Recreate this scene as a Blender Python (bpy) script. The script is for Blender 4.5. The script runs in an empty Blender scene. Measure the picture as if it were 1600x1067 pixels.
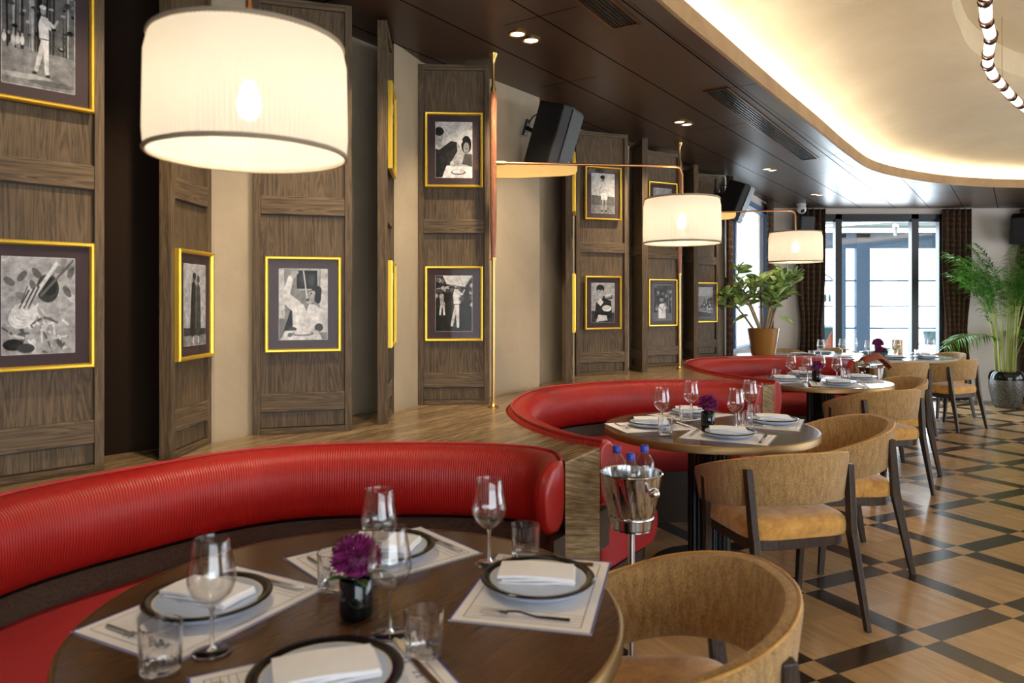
import bpy, bmesh, math, random
from math import pi, sin, cos, radians as R
from mathutils import Vector, Matrix
random.seed(7)
S = bpy.context.scene
COL = S.collection
# ------------------------------------------------------------ camera
cam_d = bpy.data.cameras.new('camera'); cam = bpy.data.objects.new('camera', cam_d); COL.objects.link(cam)
cam.location = (0, 0, 1.42); cam.rotation_euler = (pi/2, 0, 0)
cam_d.sensor_width = 36; cam_d.lens = 36*1150/1600
cam_d.shift_y = -(533.5-470)/1600
cam_d.clip_start = .02; cam_d.clip_end = 200
cam_d.dof.use_dof = True; cam_d.dof.focus_distance = 5.2; cam_d.dof.aperture_fstop = 3.6
S.camera = cam
# ------------------------------------------------------------ world, exposure
W = bpy.data.worlds.new('world'); S.world = W; W.use_nodes = True
bg = W.node_tree.nodes['Background']; bg.inputs[0].default_value = (.86, .93, 1, 1); bg.inputs[1].default_value = 3.4
S.view_settings.view_transform = 'Standard'; S.view_settings.look = 'None'; S.view_settings.gamma = 1
S.view_settings.use_curve_mapping = False
S.view_settings.exposure = 0.5

def lamp(kind, name, loc, energy, col, **k):
    d = bpy.data.lights.new(name, kind); d.energy = energy; d.color = col
    for a, v in k.items():
        if a not in ('rot',): setattr(d, a, v)
    o = bpy.data.objects.new(name, d); COL.objects.link(o); o.location = loc
    if 'rot' in k: o.rotation_euler = k['rot']
    return o
# daylight coming in through the tall windows of the unseen right hand side and the side behind the camera
lamp('AREA', 'window_daylight', (10.95, 3.8, 1.5), 135, (.86, .93, 1), shape='RECTANGLE', size=9, size_y=2.1, rot=(0, R(90), 0))
lamp('AREA', 'window_daylight', (3.2, -3.15, 1.5), 28, (.88, .94, 1), shape='RECTANGLE', size=6, size_y=2.1, rot=(R(90), 0, 0))
# daylight through the terrace doors and the tall side window
lamp('AREA', 'door_daylight', (5.25, 10.95, 1.35), 110, (.86, .93, 1), shape='RECTANGLE', size=1.9, size_y=2.3, rot=(R(-90), 0, 0))

# ------------------------------------------------------------ materials
def newmat(name):
    m = bpy.data.materials.new(name); m.use_nodes = True
    nt = m.node_tree; b = nt.nodes['Principled BSDF']
    return m, nt, b
def setp(b, col=None, rough=None, metal=None, **k):
    if col is not None: b.inputs['Base Color'].default_value = (*col, 1)
    if rough is not None: b.inputs['Roughness'].default_value = rough
    if metal is not None: b.inputs['Metallic'].default_value = metal
    for a, v in k.items(): b.inputs[a.replace('_', ' ')].default_value = v
def N(nt, t, **k):
    n = nt.nodes.new('ShaderNode'+t)
    for a, v in k.items(): setattr(n, a, v)
    return n
def coords(nt, scale=(1, 1, 1), rot=(0, 0, 0), kind='Object'):
    tc = N(nt, 'TexCoord'); mp = N(nt, 'Mapping'); mp.inputs['Scale'].default_value = scale; src = tc.outputs[kind]
    if any(rot):
        m0 = N(nt, 'Mapping'); m0.inputs['Rotation'].default_value = rot; nt.links.new(src, m0.inputs[0]); src = m0.outputs[0]
    nt.links.new(src, mp.inputs[0]); return mp.outputs[0]
def noise(nt, vec, scale=5, detail=4, rough=.55, dist=0):
    n = N(nt, 'TexNoise'); nt.links.new(vec, n.inputs['Vector'])
    n.inputs['Scale'].default_value = scale; n.inputs['Detail'].default_value = detail
    n.inputs['Roughness'].default_value = rough; n.inputs['Distortion'].default_value = dist
    return n.outputs[0]
def ramp(nt, fac, stops):
    r = N(nt, 'ValToRGB'); nt.links.new(fac, r.inputs[0]); e = r.color_ramp.elements
    while len(e) < len(stops): e.new(.5)
    for i, (p, c) in enumerate(stops): e[i].position = p; e[i].color = (*c, 1)
    return r.outputs[0]
def bump(nt, b, h, strength=.3, dist=.002):
    n = N(nt, 'Bump'); n.inputs['Strength'].default_value = strength; n.inputs['Distance'].default_value = dist
    nt.links.new(h, n.inputs['Height']); nt.links.new(n.outputs[0], b.inputs['Normal'])
def math_(nt, op, a, b_=None, c=None):
    n = N(nt, 'Math', operation=op)
    for i, v in enumerate((a, b_, c)):
        if v is None: continue
        if isinstance(v, (int, float)): n.inputs[i].default_value = v
        else: nt.links.new(v, n.inputs[i])
    return n.outputs[0]
def mixc(nt, f, a, b_, typ='MIX'):
    n = N(nt, 'MixRGB', blend_type=typ)
    for i, v in zip((0, 1, 2), (f, a, b_)):
        if isinstance(v, (int, float)): n.inputs[i].default_value = v
        elif isinstance(v, tuple): n.inputs[i].default_value = (*v, 1)
        else: nt.links.new(v, n.inputs[i])
    return n.outputs[0]
def plain(name, col, rough=.5, metal=0, **k):
    m, nt, b = newmat(name); setp(b, col, rough, metal, **k)
    v = coords(nt); n = noise(nt, v, 30, 3)
    nt.links.new(mixc(nt, .12, col, mixc(nt, 1, n, col, 'MULTIPLY')), b.inputs['Base Color'])
    return m
def wood(name, c1, c2, axis='z', s=1, rough=.45, bmp=.25, spec=.28):
    m, nt, b = newmat(name); setp(b, c1, rough, Specular_IOR_Level=spec)
    sc = [14*s, 14*s, 14*s]; sc['xyz'.index(axis)] = .9*s
    v = coords(nt, tuple(sc)); a = noise(nt, v, 2.2, 6, .6, 1.2)
    sc2 = [120*s, 120*s, 120*s]; sc2['xyz'.index(axis)] = 4*s
    g = noise(nt, coords(nt, tuple(sc2)), 2.5, 3)
    w = math_(nt, 'FRACT', math_(nt, 'MULTIPLY', a, 9.0))
    w = math_(nt, 'ABSOLUTE', math_(nt, 'SUBTRACT', w, .5))
    t = math_(nt, 'ADD', math_(nt, 'MULTIPLY', w, .9), math_(nt, 'MULTIPLY', g, .75))
    nt.links.new(ramp(nt, t, [(.2, c1), (.85, c2)]), b.inputs['Base Color'])
    bump(nt, b, g, bmp, .001)
    return m
def emit(name, col, st):
    m, nt, b = newmat(name); setp(b, (0, 0, 0), .5); b.inputs['Emission Color'].default_value = (*col, 1); b.inputs['Emission Strength'].default_value = st
    return m
def thin_glass(name, tint=(1, 1, 1), refl=1.0, edge=(.75, .8, .85)):
    m = bpy.data.materials.new(name); m.use_nodes = True; nt = m.node_tree; nt.nodes.clear()
    out = N(nt, 'OutputMaterial'); tr = N(nt, 'BsdfTransparent'); gl = N(nt, 'BsdfGlossy'); mx = N(nt, 'MixShader')
    gl.inputs['Roughness'].default_value = .02
    lw = N(nt, 'LayerWeight'); lw.inputs[0].default_value = .25
    nt.links.new(ramp(nt, lw.outputs['Facing'], [(0, tint), (.75, tint), (1, edge)]), tr.inputs[0])
    fr = N(nt, 'LayerWeight'); fr.inputs[0].default_value = .5
    f = math_(nt, 'ADD', math_(nt, 'MULTIPLY', math_(nt, 'POWER', fr.outputs['Facing'], 3.0), .42*refl), .045*refl)
    nt.links.new(f, mx.inputs[0]); nt.links.new(tr.outputs[0], mx.inputs[1]); nt.links.new(gl.outputs[0], mx.inputs[2]); nt.links.new(mx.outputs[0], out.inputs[0])
    return m

M = {}
M['panel'] = wood('smoked_oak', (.032, .021, .011), (.148, .100, .054), 'z', .6, .5)
M['panel_rail'] = wood('smoked_oak_crossgrain', (.030, .019, .010), (.17, .115, .063), 'x', .6, .5)
M['darkwood'] = wood('dark_walnut', (.018, .010, .007), (.055, .032, .02), 'z', 1.2, .35)
M['plinth'] = wood('dark_plinth_oak', (.022, .014, .009), (.07, .045, .028), 'x', .7, .4)
M['leg'] = wood('chair_leg_walnut', (.022, .014, .011), (.075, .05, .036), 'z', 1.5, .38)
M['tabletop'] = wood('walnut_tabletop', (.062, .027, .012), (.115, .054, .024), 'x', 1.0, .20, .03, .5)
M['paletop'] = plain('pale_stone_top', (.62, .62, .58), .12)
M['black'] = plain('black_plastic', (.006, .006, .007), .5)
M['black_metal'] = plain('black_metal', (.012, .012, .013), .35, .3)
M['frame_blue'] = plain('dark_window_frame', (.016, .02, .028), .4)
M['terrace_blue'] = plain('blue_grey_terrace_frame', (.09, .15, .24), .5)
M['brass'] = plain('brushed_brass', (.62, .40, .14), .28, 1)
M['brass_edge'] = plain('aged_brass_edge', (.32, .21, .095), .45, 1)
M['copper'] = wood('copper_brown_sleeve', (.14, .048, .024), (.36, .15, .08), 'z', 1, .22)
M['gold'] = plain('gilt_frame', (.86, .56, .06), .3, .75)
M['bronze'] = plain('bronze', (.22, .10, .05), .3, 1)
M['slat'] = plain('dark_glossy_slat', (.06, .05, .05), .18, .8)
M['collar'] = plain('dark_bronze_collar', (.16, .07, .035), .3, .9)
M['copper_rod'] = plain('copper_rod', (.50, .25, .11), .3, 1)
M['window_blue'] = plain('blue_window_frame', (.035, .085, .19), .4)
M['steel'] = plain('polished_steel', (.72, .72, .74), .12, 1)
M['matboard'] = plain('maroon_mount', (.034, .014, .017), .7)
M['napkin'] = plain('white_linen', (.93, .93, .95), .85)
M['plate'] = plain('cream_glaze', (.66, .62, .56), .18)
M['plate_side'] = plain('pale_blue_glaze', (.50, .60, .78), .25)
M['rim'] = plain('black_glaze_rim', (.008, .007, .009), .15)
M['paper'] = plain('cream_paper', (.93, .90, .88), .8)
M['ink'] = plain('grey_ink', (.12, .10, .16), .8)
M['blue_ink'] = plain('blue_ink', (.05, .07, .36), .8)
M['vase'] = plain('black_glass', (.004, .006, .007), .06)
M['terracotta'] = plain('ochre_ceramic', (.36, .17, .035), .22)
M['soil'] = plain('soil', (.03, .02, .012), .95)
M['stem'] = plain('plant_stem', (.30, .22, .11), .6)
M['cane'] = plain('palm_cane', (.38, .42, .10), .5)
M['skin_cream'] = plain('shade_trim', (.30, .24, .17), .6)
M['cap'] = plain('blue_cap', (.02, .05, .42), .35)
M['red_seat'] = plain('red_seat_fabric', (.34, .012, .016), .75)
M['red_side'] = plain('deep_red_leather', (.28, .014, .016), .4)
M['orange_leather'] = plain('rust_leather', (.30, .06, .025), .4)
M['white'] = plain('white_plastic', (.8, .8, .8), .4)
M['teal'] = plain('teal_enamel', (.05, .13, .15), .4)
M['wax'] = plain('amber_lantern', (.75, .5, .22), .5)
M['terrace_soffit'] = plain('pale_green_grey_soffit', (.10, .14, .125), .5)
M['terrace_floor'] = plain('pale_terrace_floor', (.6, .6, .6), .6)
M['glass'] = thin_glass('wine_glass', (.985, .985, .985), 1.6, (.50, .52, .56))
M['tumbler'] = thin_glass('cut_tumbler', (.97, .97, .97), 2.0, (.55, .57, .60))
for nm_, c_ in (('glass_solid', (1, 1, 1)), ('tumbler_solid', (.98, .98, .98))):
    m, nt, b = newmat(nm_); setp(b, c_, 0.0, Transmission_Weight=1.0, IOR=1.46); M[nm_] = m
M['pane'] = thin_glass('window_pane', (.95, .98, .99), .8, (.8, .85, .88))
M['bottle'] = thin_glass('clear_bottle', (.95, .96, .96), 1.8, (.6, .62, .62))
M['picture_glass'] = thin_glass('picture_glass', (1, 1, 1), .14, (1, 1, 1))
def printmat(g):
    m, nt, b = newmat('print_grey'); setp(b, (g, g, g), .6, Specular_IOR_Level=.05)
    n = noise(nt, coords(nt), 55, 8, .7); n2 = noise(nt, coords(nt), 14, 3)
    t = math_(nt, 'ADD', math_(nt, 'MULTIPLY', n, .7), math_(nt, 'MULTIPLY', n2, .5))
    lo, hi = g*.5, min(.9, g*1.45+.01)
    nt.links.new(ramp(nt, t, [(.40, (lo, lo, lo)), (.78, (hi, hi, hi))]), b.inputs['Base Color']); return m
GREY = [printmat(g) for g in (.006, .02, .05, .11, .20, .34, .52, .74)]

# red ribbed leather (ribs run up the backrest, along uv.x)
def leather(name, col, ribs=True):
    m, nt, b = newmat(name); setp(b, col, .38, Specular_IOR_Level=.38)
    uv = N(nt, 'TexCoord').outputs['UV']; sx = N(nt, 'SeparateXYZ'); nt.links.new(uv, sx.inputs[0])
    n = noise(nt, coords(nt), 9, 4)
    nt.links.new(mixc(nt, .25, col, mixc(nt, 1, n, col, 'MULTIPLY')), b.inputs['Base Color'])
    if ribs:
        w = math_(nt, 'SINE', math_(nt, 'MULTIPLY', sx.outputs[0], 2*pi/.010))
        bump(nt, b, w, .45, .0014)
    else:
        bump(nt, b, noise(nt, coords(nt), 250, 2), .15, .001)
    return m
M['leather'] = leather('ribbed_red_leather', (.36, .012, .009))
M['leather_smooth'] = leather('red_leather_piping', (.42, .020, .018), False)

def fabric(name, c1, c2, sc=260):
    m, nt, b = newmat(name); setp(b, c1, .9)
    v = coords(nt, (1, 1, .35)); f = noise(nt, v, sc, 2, .6); st = noise(nt, coords(nt, (1, 1, .25)), 70, 2)
    t = math_(nt, 'ADD', math_(nt, 'MULTIPLY', f, .65), math_(nt, 'MULTIPLY', st, .35))
    nt.links.new(ramp(nt, t, [(.38, c1), (.68, c2)]), b.inputs['Base Color'])
    bump(nt, b, f, .8, .0025)
    b.inputs['Sheen Weight'].default_value = .2
    return m
M['tweed'] = fabric('mustard_tweed', (.25, .135, .042), (.60, .39, .165), 380)
m, nt, b = newmat('mustard_velvet'); setp(b, (.5, .23, .04), .8); b.inputs['Sheen Weight'].default_value = .4
nt.links.new(ramp(nt, noise(nt, coords(nt), 14, 5, .7, .6), [(.3, (.40, .17, .022)), (.7, (.78, .43, .10))]), b.inputs['Base Color']); M['velvet'] = m
# plaster
def plaster(name, c1, c2, sc=1.4, bs=.5):
    m, nt, b = newmat(name); setp(b, c1, .75)
    nt.links.new(ramp(nt, noise(nt, coords(nt, (1, 1, 1)), sc, 8, .65, .5), [(.3, c1), (.7, c2)]), b.inputs['Base Color'])
    bump(nt, b, noise(nt, coords(nt), 45, 8, .7), bs, .006); return m
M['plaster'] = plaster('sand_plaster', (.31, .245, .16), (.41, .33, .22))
M['recess'] = plain('recess_shade_brown', (.020, .011, .006), .8, Specular_IOR_Level=.1)  # dark wall colour with the shade inside the recesses put in
M['dome'] = plaster('ceiling_plaster', (.58, .48, .31), (.68, .58, .40), 1.3, .35)
M['ring'] = plaster('ring_plaster', (.29, .18, .085), (.42, .28, .14), 3, .3)
M['wallwhite'] = plaster('pale_wall', (.60, .54, .48), (.66, .60, .54), 1.2, .1)
# travertine
def travertine(name, tilt):
    m, nt, b = newmat(name); setp(b, (.3, .2, .1), .22)
    tc = N(nt, 'TexCoord'); m0 = N(nt, 'Mapping'); m0.inputs['Rotation'].default_value = (0, 0, R(-59)); nt.links.new(tc.outputs['Object'], m0.inputs[0])
    m1 = N(nt, 'Mapping'); m1.inputs['Rotation'].default_value = (0, R(-tilt), 0); nt.links.new(m0.outputs[0], m1.inputs[0])
    def sc(v):
        q = N(nt, 'Mapping'); q.inputs['Scale'].default_value = v; nt.links.new(m1.outputs[0], q.inputs[0]); return q.outputs[0]
    n1 = noise(nt, sc((1.0, 15, 40)), 1.5, 8, .70, .3); n2 = noise(nt, sc((6, 60, 150)), 1.6, 4)
    t = math_(nt, 'ADD', math_(nt, 'MULTIPLY', n1, .62), math_(nt, 'MULTIPLY', n2, .42))
    nt.links.new(ramp(nt, t, [(.36, (.07, .042, .02)), (.48, (.19, .125, .062)), (.60, (.34, .24, .13)), (.75, (.50, .39, .24))]), b.inputs['Base Color'])
    bump(nt, b, t, .35, .004); return m
M['travertine'] = travertine('travertine', 0); M['travertine_side'] = travertine('travertine_side', 16)
# dark plank ceiling
m, nt, b = newmat('dark_plank_ceiling'); setp(b, (.03, .016, .01), .34)
pos = N(nt, 'TexCoord').outputs['Object']; sp = N(nt, 'SeparateXYZ'); nt.links.new(pos, sp.inputs[0])
px = math_(nt, 'ADD', math_(nt, 'MULTIPLY', sp.outputs[0], .824), math_(nt, 'MULTIPLY', sp.outputs[1], -.566))
al = math_(nt, 'ADD', math_(nt, 'MULTIPLY', sp.outputs[0], .566), math_(nt, 'MULTIPLY', sp.outputs[1], .824))
u = math_(nt, 'DIVIDE', math_(nt, 'ADD', px, 20+.83), .4)
fr = math_(nt, 'FRACT', u); row = math_(nt, 'FLOOR', u)
l1 = math_(nt, 'LESS_THAN', math_(nt, 'ABSOLUTE', math_(nt, 'SUBTRACT', fr, .5)), .010)
fr2 = math_(nt, 'FRACT', math_(nt, 'ADD', math_(nt, 'DIVIDE', al, 2.6), math_(nt, 'MULTIPLY', row, .37)))
l2 = math_(nt, 'LESS_THAN', math_(nt, 'ABSOLUTE', math_(nt, 'SUBTRACT', fr2, .5)), .0012)
ln = math_(nt, 'MAXIMUM', l1, l2)
cbv = N(nt, 'CombineXYZ'); nt.links.new(math_(nt, 'MULTIPLY', px, 16), cbv.inputs[0]); nt.links.new(math_(nt, 'MULTIPLY', al, 1.2), cbv.inputs[1]); nt.links.new(row, cbv.inputs[2])
g = noise(nt, cbv.outputs[0], 2, 6, .6, .3)
nt.links.new(math_(nt, 'MULTIPLY', math_(nt, 'SUBTRACT', 1, ln), .62), b.inputs['Specular IOR Level'])
base = ramp(nt, g, [(.3, (.030, .014, .008)), (.75, (.072, .036, .020))])
nt.links.new(mixc(nt, ln, base, (.002, .001, .001)), b.inputs['Base Color'])
rr = math_(nt, 'ADD', math_(nt, 'MULTIPLY', g, .12), .30); nt.links.new(rr, b.inputs['Roughness'])
bump(nt, b, math_(nt, 'SUBTRACT', math_(nt, 'MULTIPLY', g, .12), ln), .12, .002); M['plank'] = m
# parquet grid floor
m, nt, b = newmat('oak_grid_floor'); setp(b, (.3, .2, .1), .25)
pos = N(nt, 'TexCoord').outputs['Object']; sp = N(nt, 'SeparateXYZ'); nt.links.new(pos, sp.inputs[0])
th = 1.117; s_ = .6131; w_ = .189/2
dx = math_(nt, 'SUBTRACT', sp.outputs[0], 1.7167); dy = math_(nt, 'SUBTRACT', sp.outputs[1], 3.1008)
a_ = math_(nt, 'ADD', math_(nt, 'MULTIPLY', dx, cos(th)/s_), math_(nt, 'MULTIPLY', dy, -sin(th)/s_))
b_ = math_(nt, 'ADD', math_(nt, 'MULTIPLY', dx, sin(th)/s_), math_(nt, 'MULTIPLY', dy, cos(th)/s_))
fa = math_(nt, 'FRACT', math_(nt, 'ADD', a_, 100.5)); fb = math_(nt, 'FRACT', math_(nt, 'ADD', b_, 100.5))
da = math_(nt, 'ABSOLUTE', math_(nt, 'SUBTRACT', fa, .5)); db = math_(nt, 'ABSOLUTE', math_(nt, 'SUBTRACT', fb, .5))
ia = math_(nt, 'LESS_THAN', da, w_); ib = math_(nt, 'LESS_THAN', db, w_)
dark = math_(nt, 'ABSOLUTE', math_(nt, 'SUBTRACT', ia, ib))
cell = math_(nt, 'ADD', math_(nt, 'MULTIPLY', math_(nt, 'FLOOR', math_(nt, 'ADD', a_, .5)), 1.37), math_(nt, 'MULTIPLY', math_(nt, 'FLOOR', math_(nt, 'ADD', b_, .5)), 2.71))
cb = N(nt, 'CombineXYZ'); nt.links.new(math_(nt, 'MULTIPLY', a_, 1.1), cb.inputs[0]); nt.links.new(math_(nt, 'MULTIPLY', b_, 11), cb.inputs[1]); nt.links.new(cell, cb.inputs[2])
g = noise(nt, cb.outputs[0], 1.6, 7, .62, .8)
wn = N(nt, 'TexWhiteNoise'); wn.noise_dimensions = '1D'; nt.links.new(cell, wn.inputs['W'])
light = ramp(nt, g, [(.25, (.40, .24, .105)), (.75, (.62, .41, .21))])
light = mixc(nt, .25, light, mixc(nt, 1, light, wn.outputs[0], 'MULTIPLY'))
drk = ramp(nt, g, [(.25, (.018, .011, .008)), (.8, (.055, .036, .027))])
colr = mixc(nt, dark, light, drk)
gap = math_(nt, 'LESS_THAN', math_(nt, 'MINIMUM', math_(nt, 'ABSOLUTE', math_(nt, 'SUBTRACT', da, w_)), math_(nt, 'ABSOLUTE', math_(nt, 'SUBTRACT', db, w_))), .0025)
colr = mixc(nt, math_(nt, 'MULTIPLY', gap, .7), colr, (.02, .012, .008))
nt.links.new(colr, b.inputs['Base Color'])
nt.links.new(math_(nt, 'ADD', math_(nt, 'MULTIPLY', g, .06), .20), b.inputs['Roughness'])
bump(nt, b, math_(nt, 'SUBTRACT', math_(nt, 'MULTIPLY', g, .08), gap), .08, .001); M['floor'] = m
# pleated shade
m = bpy.data.materials.new('pleated_silk_shade'); m.use_nodes = True; nt = m.node_tree; nt.nodes.clear()
out = N(nt, 'OutputMaterial'); tl = N(nt, 'BsdfTranslucent'); df = N(nt, 'BsdfDiffuse'); tr = N(nt, 'BsdfTransparent'); mx = N(nt, 'MixShader'); mx2 = N(nt, 'MixShader')
tl.inputs[0].default_value = (.40, .372, .32, 1); df.inputs[0].default_value = (.66, .63, .56, 1)
mx.inputs[0].default_value = .5; mx2.inputs[0].default_value = .05
nt.links.new(tl.outputs[0], mx.inputs[1]); nt.links.new(df.outputs[0], mx.inputs[2]); nt.links.new(mx.outputs[0], mx2.inputs[1]); nt.links.new(tr.outputs[0], mx2.inputs[2]); nt.links.new(mx2.outputs[0], out.inputs[0])
M['shade'] = m
M['bulb'] = emit('warm_bulb', (1, .85, .6), 40)
M['led'] = emit('warm_led_strip', (1, .92, .76), 38)
M['tube'] = emit('frosted_light_tube', (1, .88, .70), 4)
M['spot'] = emit('downlight_lens', (1, .82, .58), 5)
M['led_cool'] = emit('terrace_led', (.9, 1, .95), 6)
# curtain
m, nt, b = newmat('brown_checked_curtain'); setp(b, (.1, .05, .02), .9)
v = coords(nt, (1, 1, 1)); w1 = N(nt, 'TexWave'); w1.bands_direction = 'Z'; w1.inputs['Scale'].default_value = 4.2; w1.inputs['Distortion'].default_value = 1; nt.links.new(v, w1.inputs[0])
nn = noise(nt, coords(nt, (6, 6, 3)), 9, 4)
t = math_(nt, 'ADD', math_(nt, 'MULTIPLY', w1.outputs['Fac'], .12), math_(nt, 'MULTIPLY', nn, .85))
nt.links.new(ramp(nt, t, [(.3, (.03, .014, .007)), (.56, (.07, .034, .015)), (.70, (.20, .11, .05))]), b.inputs['Base Color']); M['curtain'] = m
# leaves
def leafmat(name, c1, c2, sc):
    m, nt, b = newmat(name); setp(b, c1, .35)
    nt.links.new(ramp(nt, noise(nt, coords(nt), sc, 3), [(.35, c1), (.7, c2)]), b.inputs['Base Color'])
    b.inputs['Subsurface Weight'].default_value = .0
    return m
M['leaf'] = leafmat('variegated_leaf', (.07, .20, .03), (.55, .66, .24), 14)
M['palm'] = leafmat('palm_leaf', (.03, .14, .012), (.14, .38, .035), 5)
M['leaf_dark'] = leafmat('dark_leaf', (.03, .12, .02), (.10, .26, .05), 30)
M['petal'] = leafmat('purple_petal', (.10, .006, .05), (.42, .05, .26), 90)
M['bluegreen'] = plain('pale_bluegreen_leaf', (.30, .45, .42), .6)
M['pot_mosaic'] = leafmat('glazed_mosaic_pot', (.02, .02, .017), (.17, .16, .13), 60)

# ------------------------------------------------------------ mesh helper
class MB:
    def __init__(s): s.v = []; s.f = []; s.mi = []; s.uv = []; s.cur = 0
    def add(s, vs, fs, uvs=None):
        o = len(s.v); s.v += [tuple(x) for x in vs]
        for i, f in enumerate(fs): s.f.append([o+k for k in f]); s.mi.append(s.cur); s.uv.append(uvs[i] if uvs else None)
        return s
    def box(s, c, d, rz=0, M4=None):
        vs = []
        for z in (-1, 1):
            for y in (-1, 1):
                for x in (-1, 1):
                    p = Vector((x*d[0]/2, y*d[1]/2, z*d[2]/2))
                    if M4: p = M4 @ p
                    else: p = Matrix.Rotation(rz, 3, 'Z') @ p
                    vs.append(p+Vector(c))
        return s.add(vs, [(0, 2, 3, 1), (4, 5, 7, 6), (0, 1, 5, 4), (2, 6, 7, 3), (0, 4, 6, 2), (1, 3, 7, 5)])
    def bar(s, a, b, w, d, w2=None, d2=None, up=(0, 0, 1)):
        a = Vector(a); b = Vector(b); t = (b-a).normalized(); up = Vector(up)
        if abs(t.dot(up)) > .98: up = Vector((0, 1, 0))
        x = t.cross(up).normalized(); y = x.cross(t).normalized()
        w2 = w if w2 is None else w2; d2 = d if d2 is None else d2
        vs = [a+x*(i*w/2)+y*(j*d/2) for j in (-1, 1) for i in (-1, 1)]+[b+x*(i*w2/2)+y*(j*d2/2) for j in (-1, 1) for i in (-1, 1)]
        return s.add(vs, [(0, 2, 3, 1), (4, 5, 7, 6), (0, 1, 5, 4), (2, 6, 7, 3), (0, 4, 6, 2), (1, 3, 7, 5)])
    def lathe(s, prof, c=(0, 0, 0), n=32, pleat=0, np_=60):
        vs = []; fs = []
        for (r, z) in prof:
            for k in range(n):
                a = 2*pi*k/n; rr = r*(1+pleat*(1 if k % 2 else -1))
                vs.append((c[0]+rr*cos(a), c[1]+rr*sin(a), c[2]+z))
        for i in range(len(prof)-1):
            for k in range(n):
                k2 = (k+1) % n; fs.append((i*n+k, i*n+k2, (i+1)*n+k2, (i+1)*n+k))
        return s.add(vs, fs)
    def cap(s, r, z, c=(0, 0, 0), n=32, up=True):
        vs = [(c[0]+r*cos(2*pi*k/n), c[1]+r*sin(2*pi*k/n), c[2]+z) for k in range(n)]
        return s.add(vs, [tuple(range(n)) if up else tuple(reversed(range(n)))])
    def solid(s, prof, c=(0, 0, 0), n=32):
        s.lathe(prof, c, n); s.cap(prof[0][0], prof[0][1], c, n, False); s.cap(prof[-1][0], prof[-1][1], c, n, True); return s
    def tube(s, pts, r, n=8, rs=None):
        pts = [Vector(p) for p in pts]; vs = []; fs = []; m_ = len(pts)
        pu = None
        for i, p in enumerate(pts):
            t = (pts[min(i+1, m_-1)]-pts[max(i-1, 0)]).normalized()
            up = pu if pu is not None else (Vector((0, 0, 1)) if abs(t.z) < .9 else Vector((1, 0, 0)))
            x = t.cross(up).normalized(); y = x.cross(t).normalized(); pu = y
            rr = rs[i] if rs else r
            for k in range(n): a = 2*pi*k/n; vs.append(p+x*(rr*cos(a))+y*(rr*sin(a)))
        for i in range(m_-1):
            for k in range(n): k2 = (k+1) % n; fs.append((i*n+k, i*n+k2, (i+1)*n+k2, (i+1)*n+k))
        fs.append(tuple(reversed(range(n)))); fs.append(tuple((m_-1)*n+k for k in range(n)))
        return s.add(vs, fs)
    def prism(s, poly, z0, z1):
        n = len(poly); vs = [(x, y, z0) for x, y in poly]+[(x, y, z1) for x, y in poly]
        fs = [tuple(reversed(range(n))), tuple(range(n, 2*n))]+[(i, (i+1) % n, n+(i+1) % n, n+i) for i in range(n)]
        return s.add(vs, fs)
    def quadstrip(s, A, B, close=False):
        n = len(A); vs = list(A)+list(B); fs = []
        for i in range(n if close else n-1): j = (i+1) % n; fs.append((i, j, n+j, n+i))
        return s.add(vs, fs)
    def sphere(s, c, r, nu=12, nv=8, sc=(1, 1, 1)):
        prof = []
        vs = []; fs = []
        for i in range(nv+1):
            t = pi*i/nv
            for k in range(nu): a = 2*pi*k/nu; vs.append((c[0]+r*sc[0]*sin(t)*cos(a), c[1]+r*sc[1]*sin(t)*sin(a), c[2]-r*sc[2]*cos(t)))
        for i in range(nv):
            for k in range(nu): k2 = (k+1) % nu; fs.append((i*nu+k, i*nu+k2, (i+1)*nu+k2, (i+1)*nu+k))
        return s.add(vs, fs)
    def build(s, name, mats, parent=None, smooth=None, bevel=0, sub=0, loc=None, merge=False):
        me = bpy.data.meshes.new(name); me.from_pydata([tuple(v) for v in s.v], [], s.f)
        mats = mats if isinstance(mats, (list, tuple)) else [mats]
        for m in mats: me.materials.append(M[m] if isinstance(m, str) else m)
        for p, i in zip(me.polygons, s.mi): p.material_index = i
        if any(u is not None for u in s.uv):
            ul = me.uv_layers.new(name='uv')
            for p, u in zip(me.polygons, s.uv):
                if u:
                    for li, q in zip(p.loop_indices, u): ul.data[li].uv = q
        bm = bmesh.new(); bm.from_mesh(me)
        if merge: bmesh.ops.remove_doubles(bm, verts=bm.verts, dist=.0002)
        bmesh.ops.recalc_face_normals(bm, faces=bm.faces); bm.to_mesh(me); bm.free()
        if smooth:
            for p in me.polygons: p.use_smooth = True
            me.set_sharp_from_angle(angle=R(smooth))
        o = bpy.data.objects.new(name, me); COL.objects.link(o)
        if parent is not None: o.parent = parent
        if loc: o.location = loc
        if bevel:
            b = o.modifiers.new('bevel', 'BEVEL'); b.width = bevel; b.segments = 2; b.limit_method = 'ANGLE'; b.angle_limit = R(40)
        if sub:
            q = o.modifiers.new('sub', 'SUBSURF'); q.levels = sub; q.render_levels = sub
        return o
def tag(o, label=None, cat=None, group=None, kind=None):
    if label: o['label'] = label
    if cat: o['category'] = cat
    if group: o['group'] = group
    if kind: o['kind'] = kind
    return o
def empty(name, loc=(0, 0, 0), rz=0, label=None, cat=None, group=None):
    o = bpy.data.objects.new(name, None); COL.objects.link(o); o.location = loc; o.rotation_euler = (0, 0, rz); o.empty_display_size = .1
    return tag(o, label, cat, group)
def copy_tree(o, loc=None, rz=None, label=None, group=None, parent=None):
    c = o.copy(); COL.objects.link(c); c.parent = parent
    if loc is not None: c.location = loc
    if rz is not None: c.rotation_euler = (0, 0, rz)
    if label: c['label'] = label
    if group: c['group'] = group
    for ch in list(o.children): copy_tree(ch, parent=c)
    return c
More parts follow.
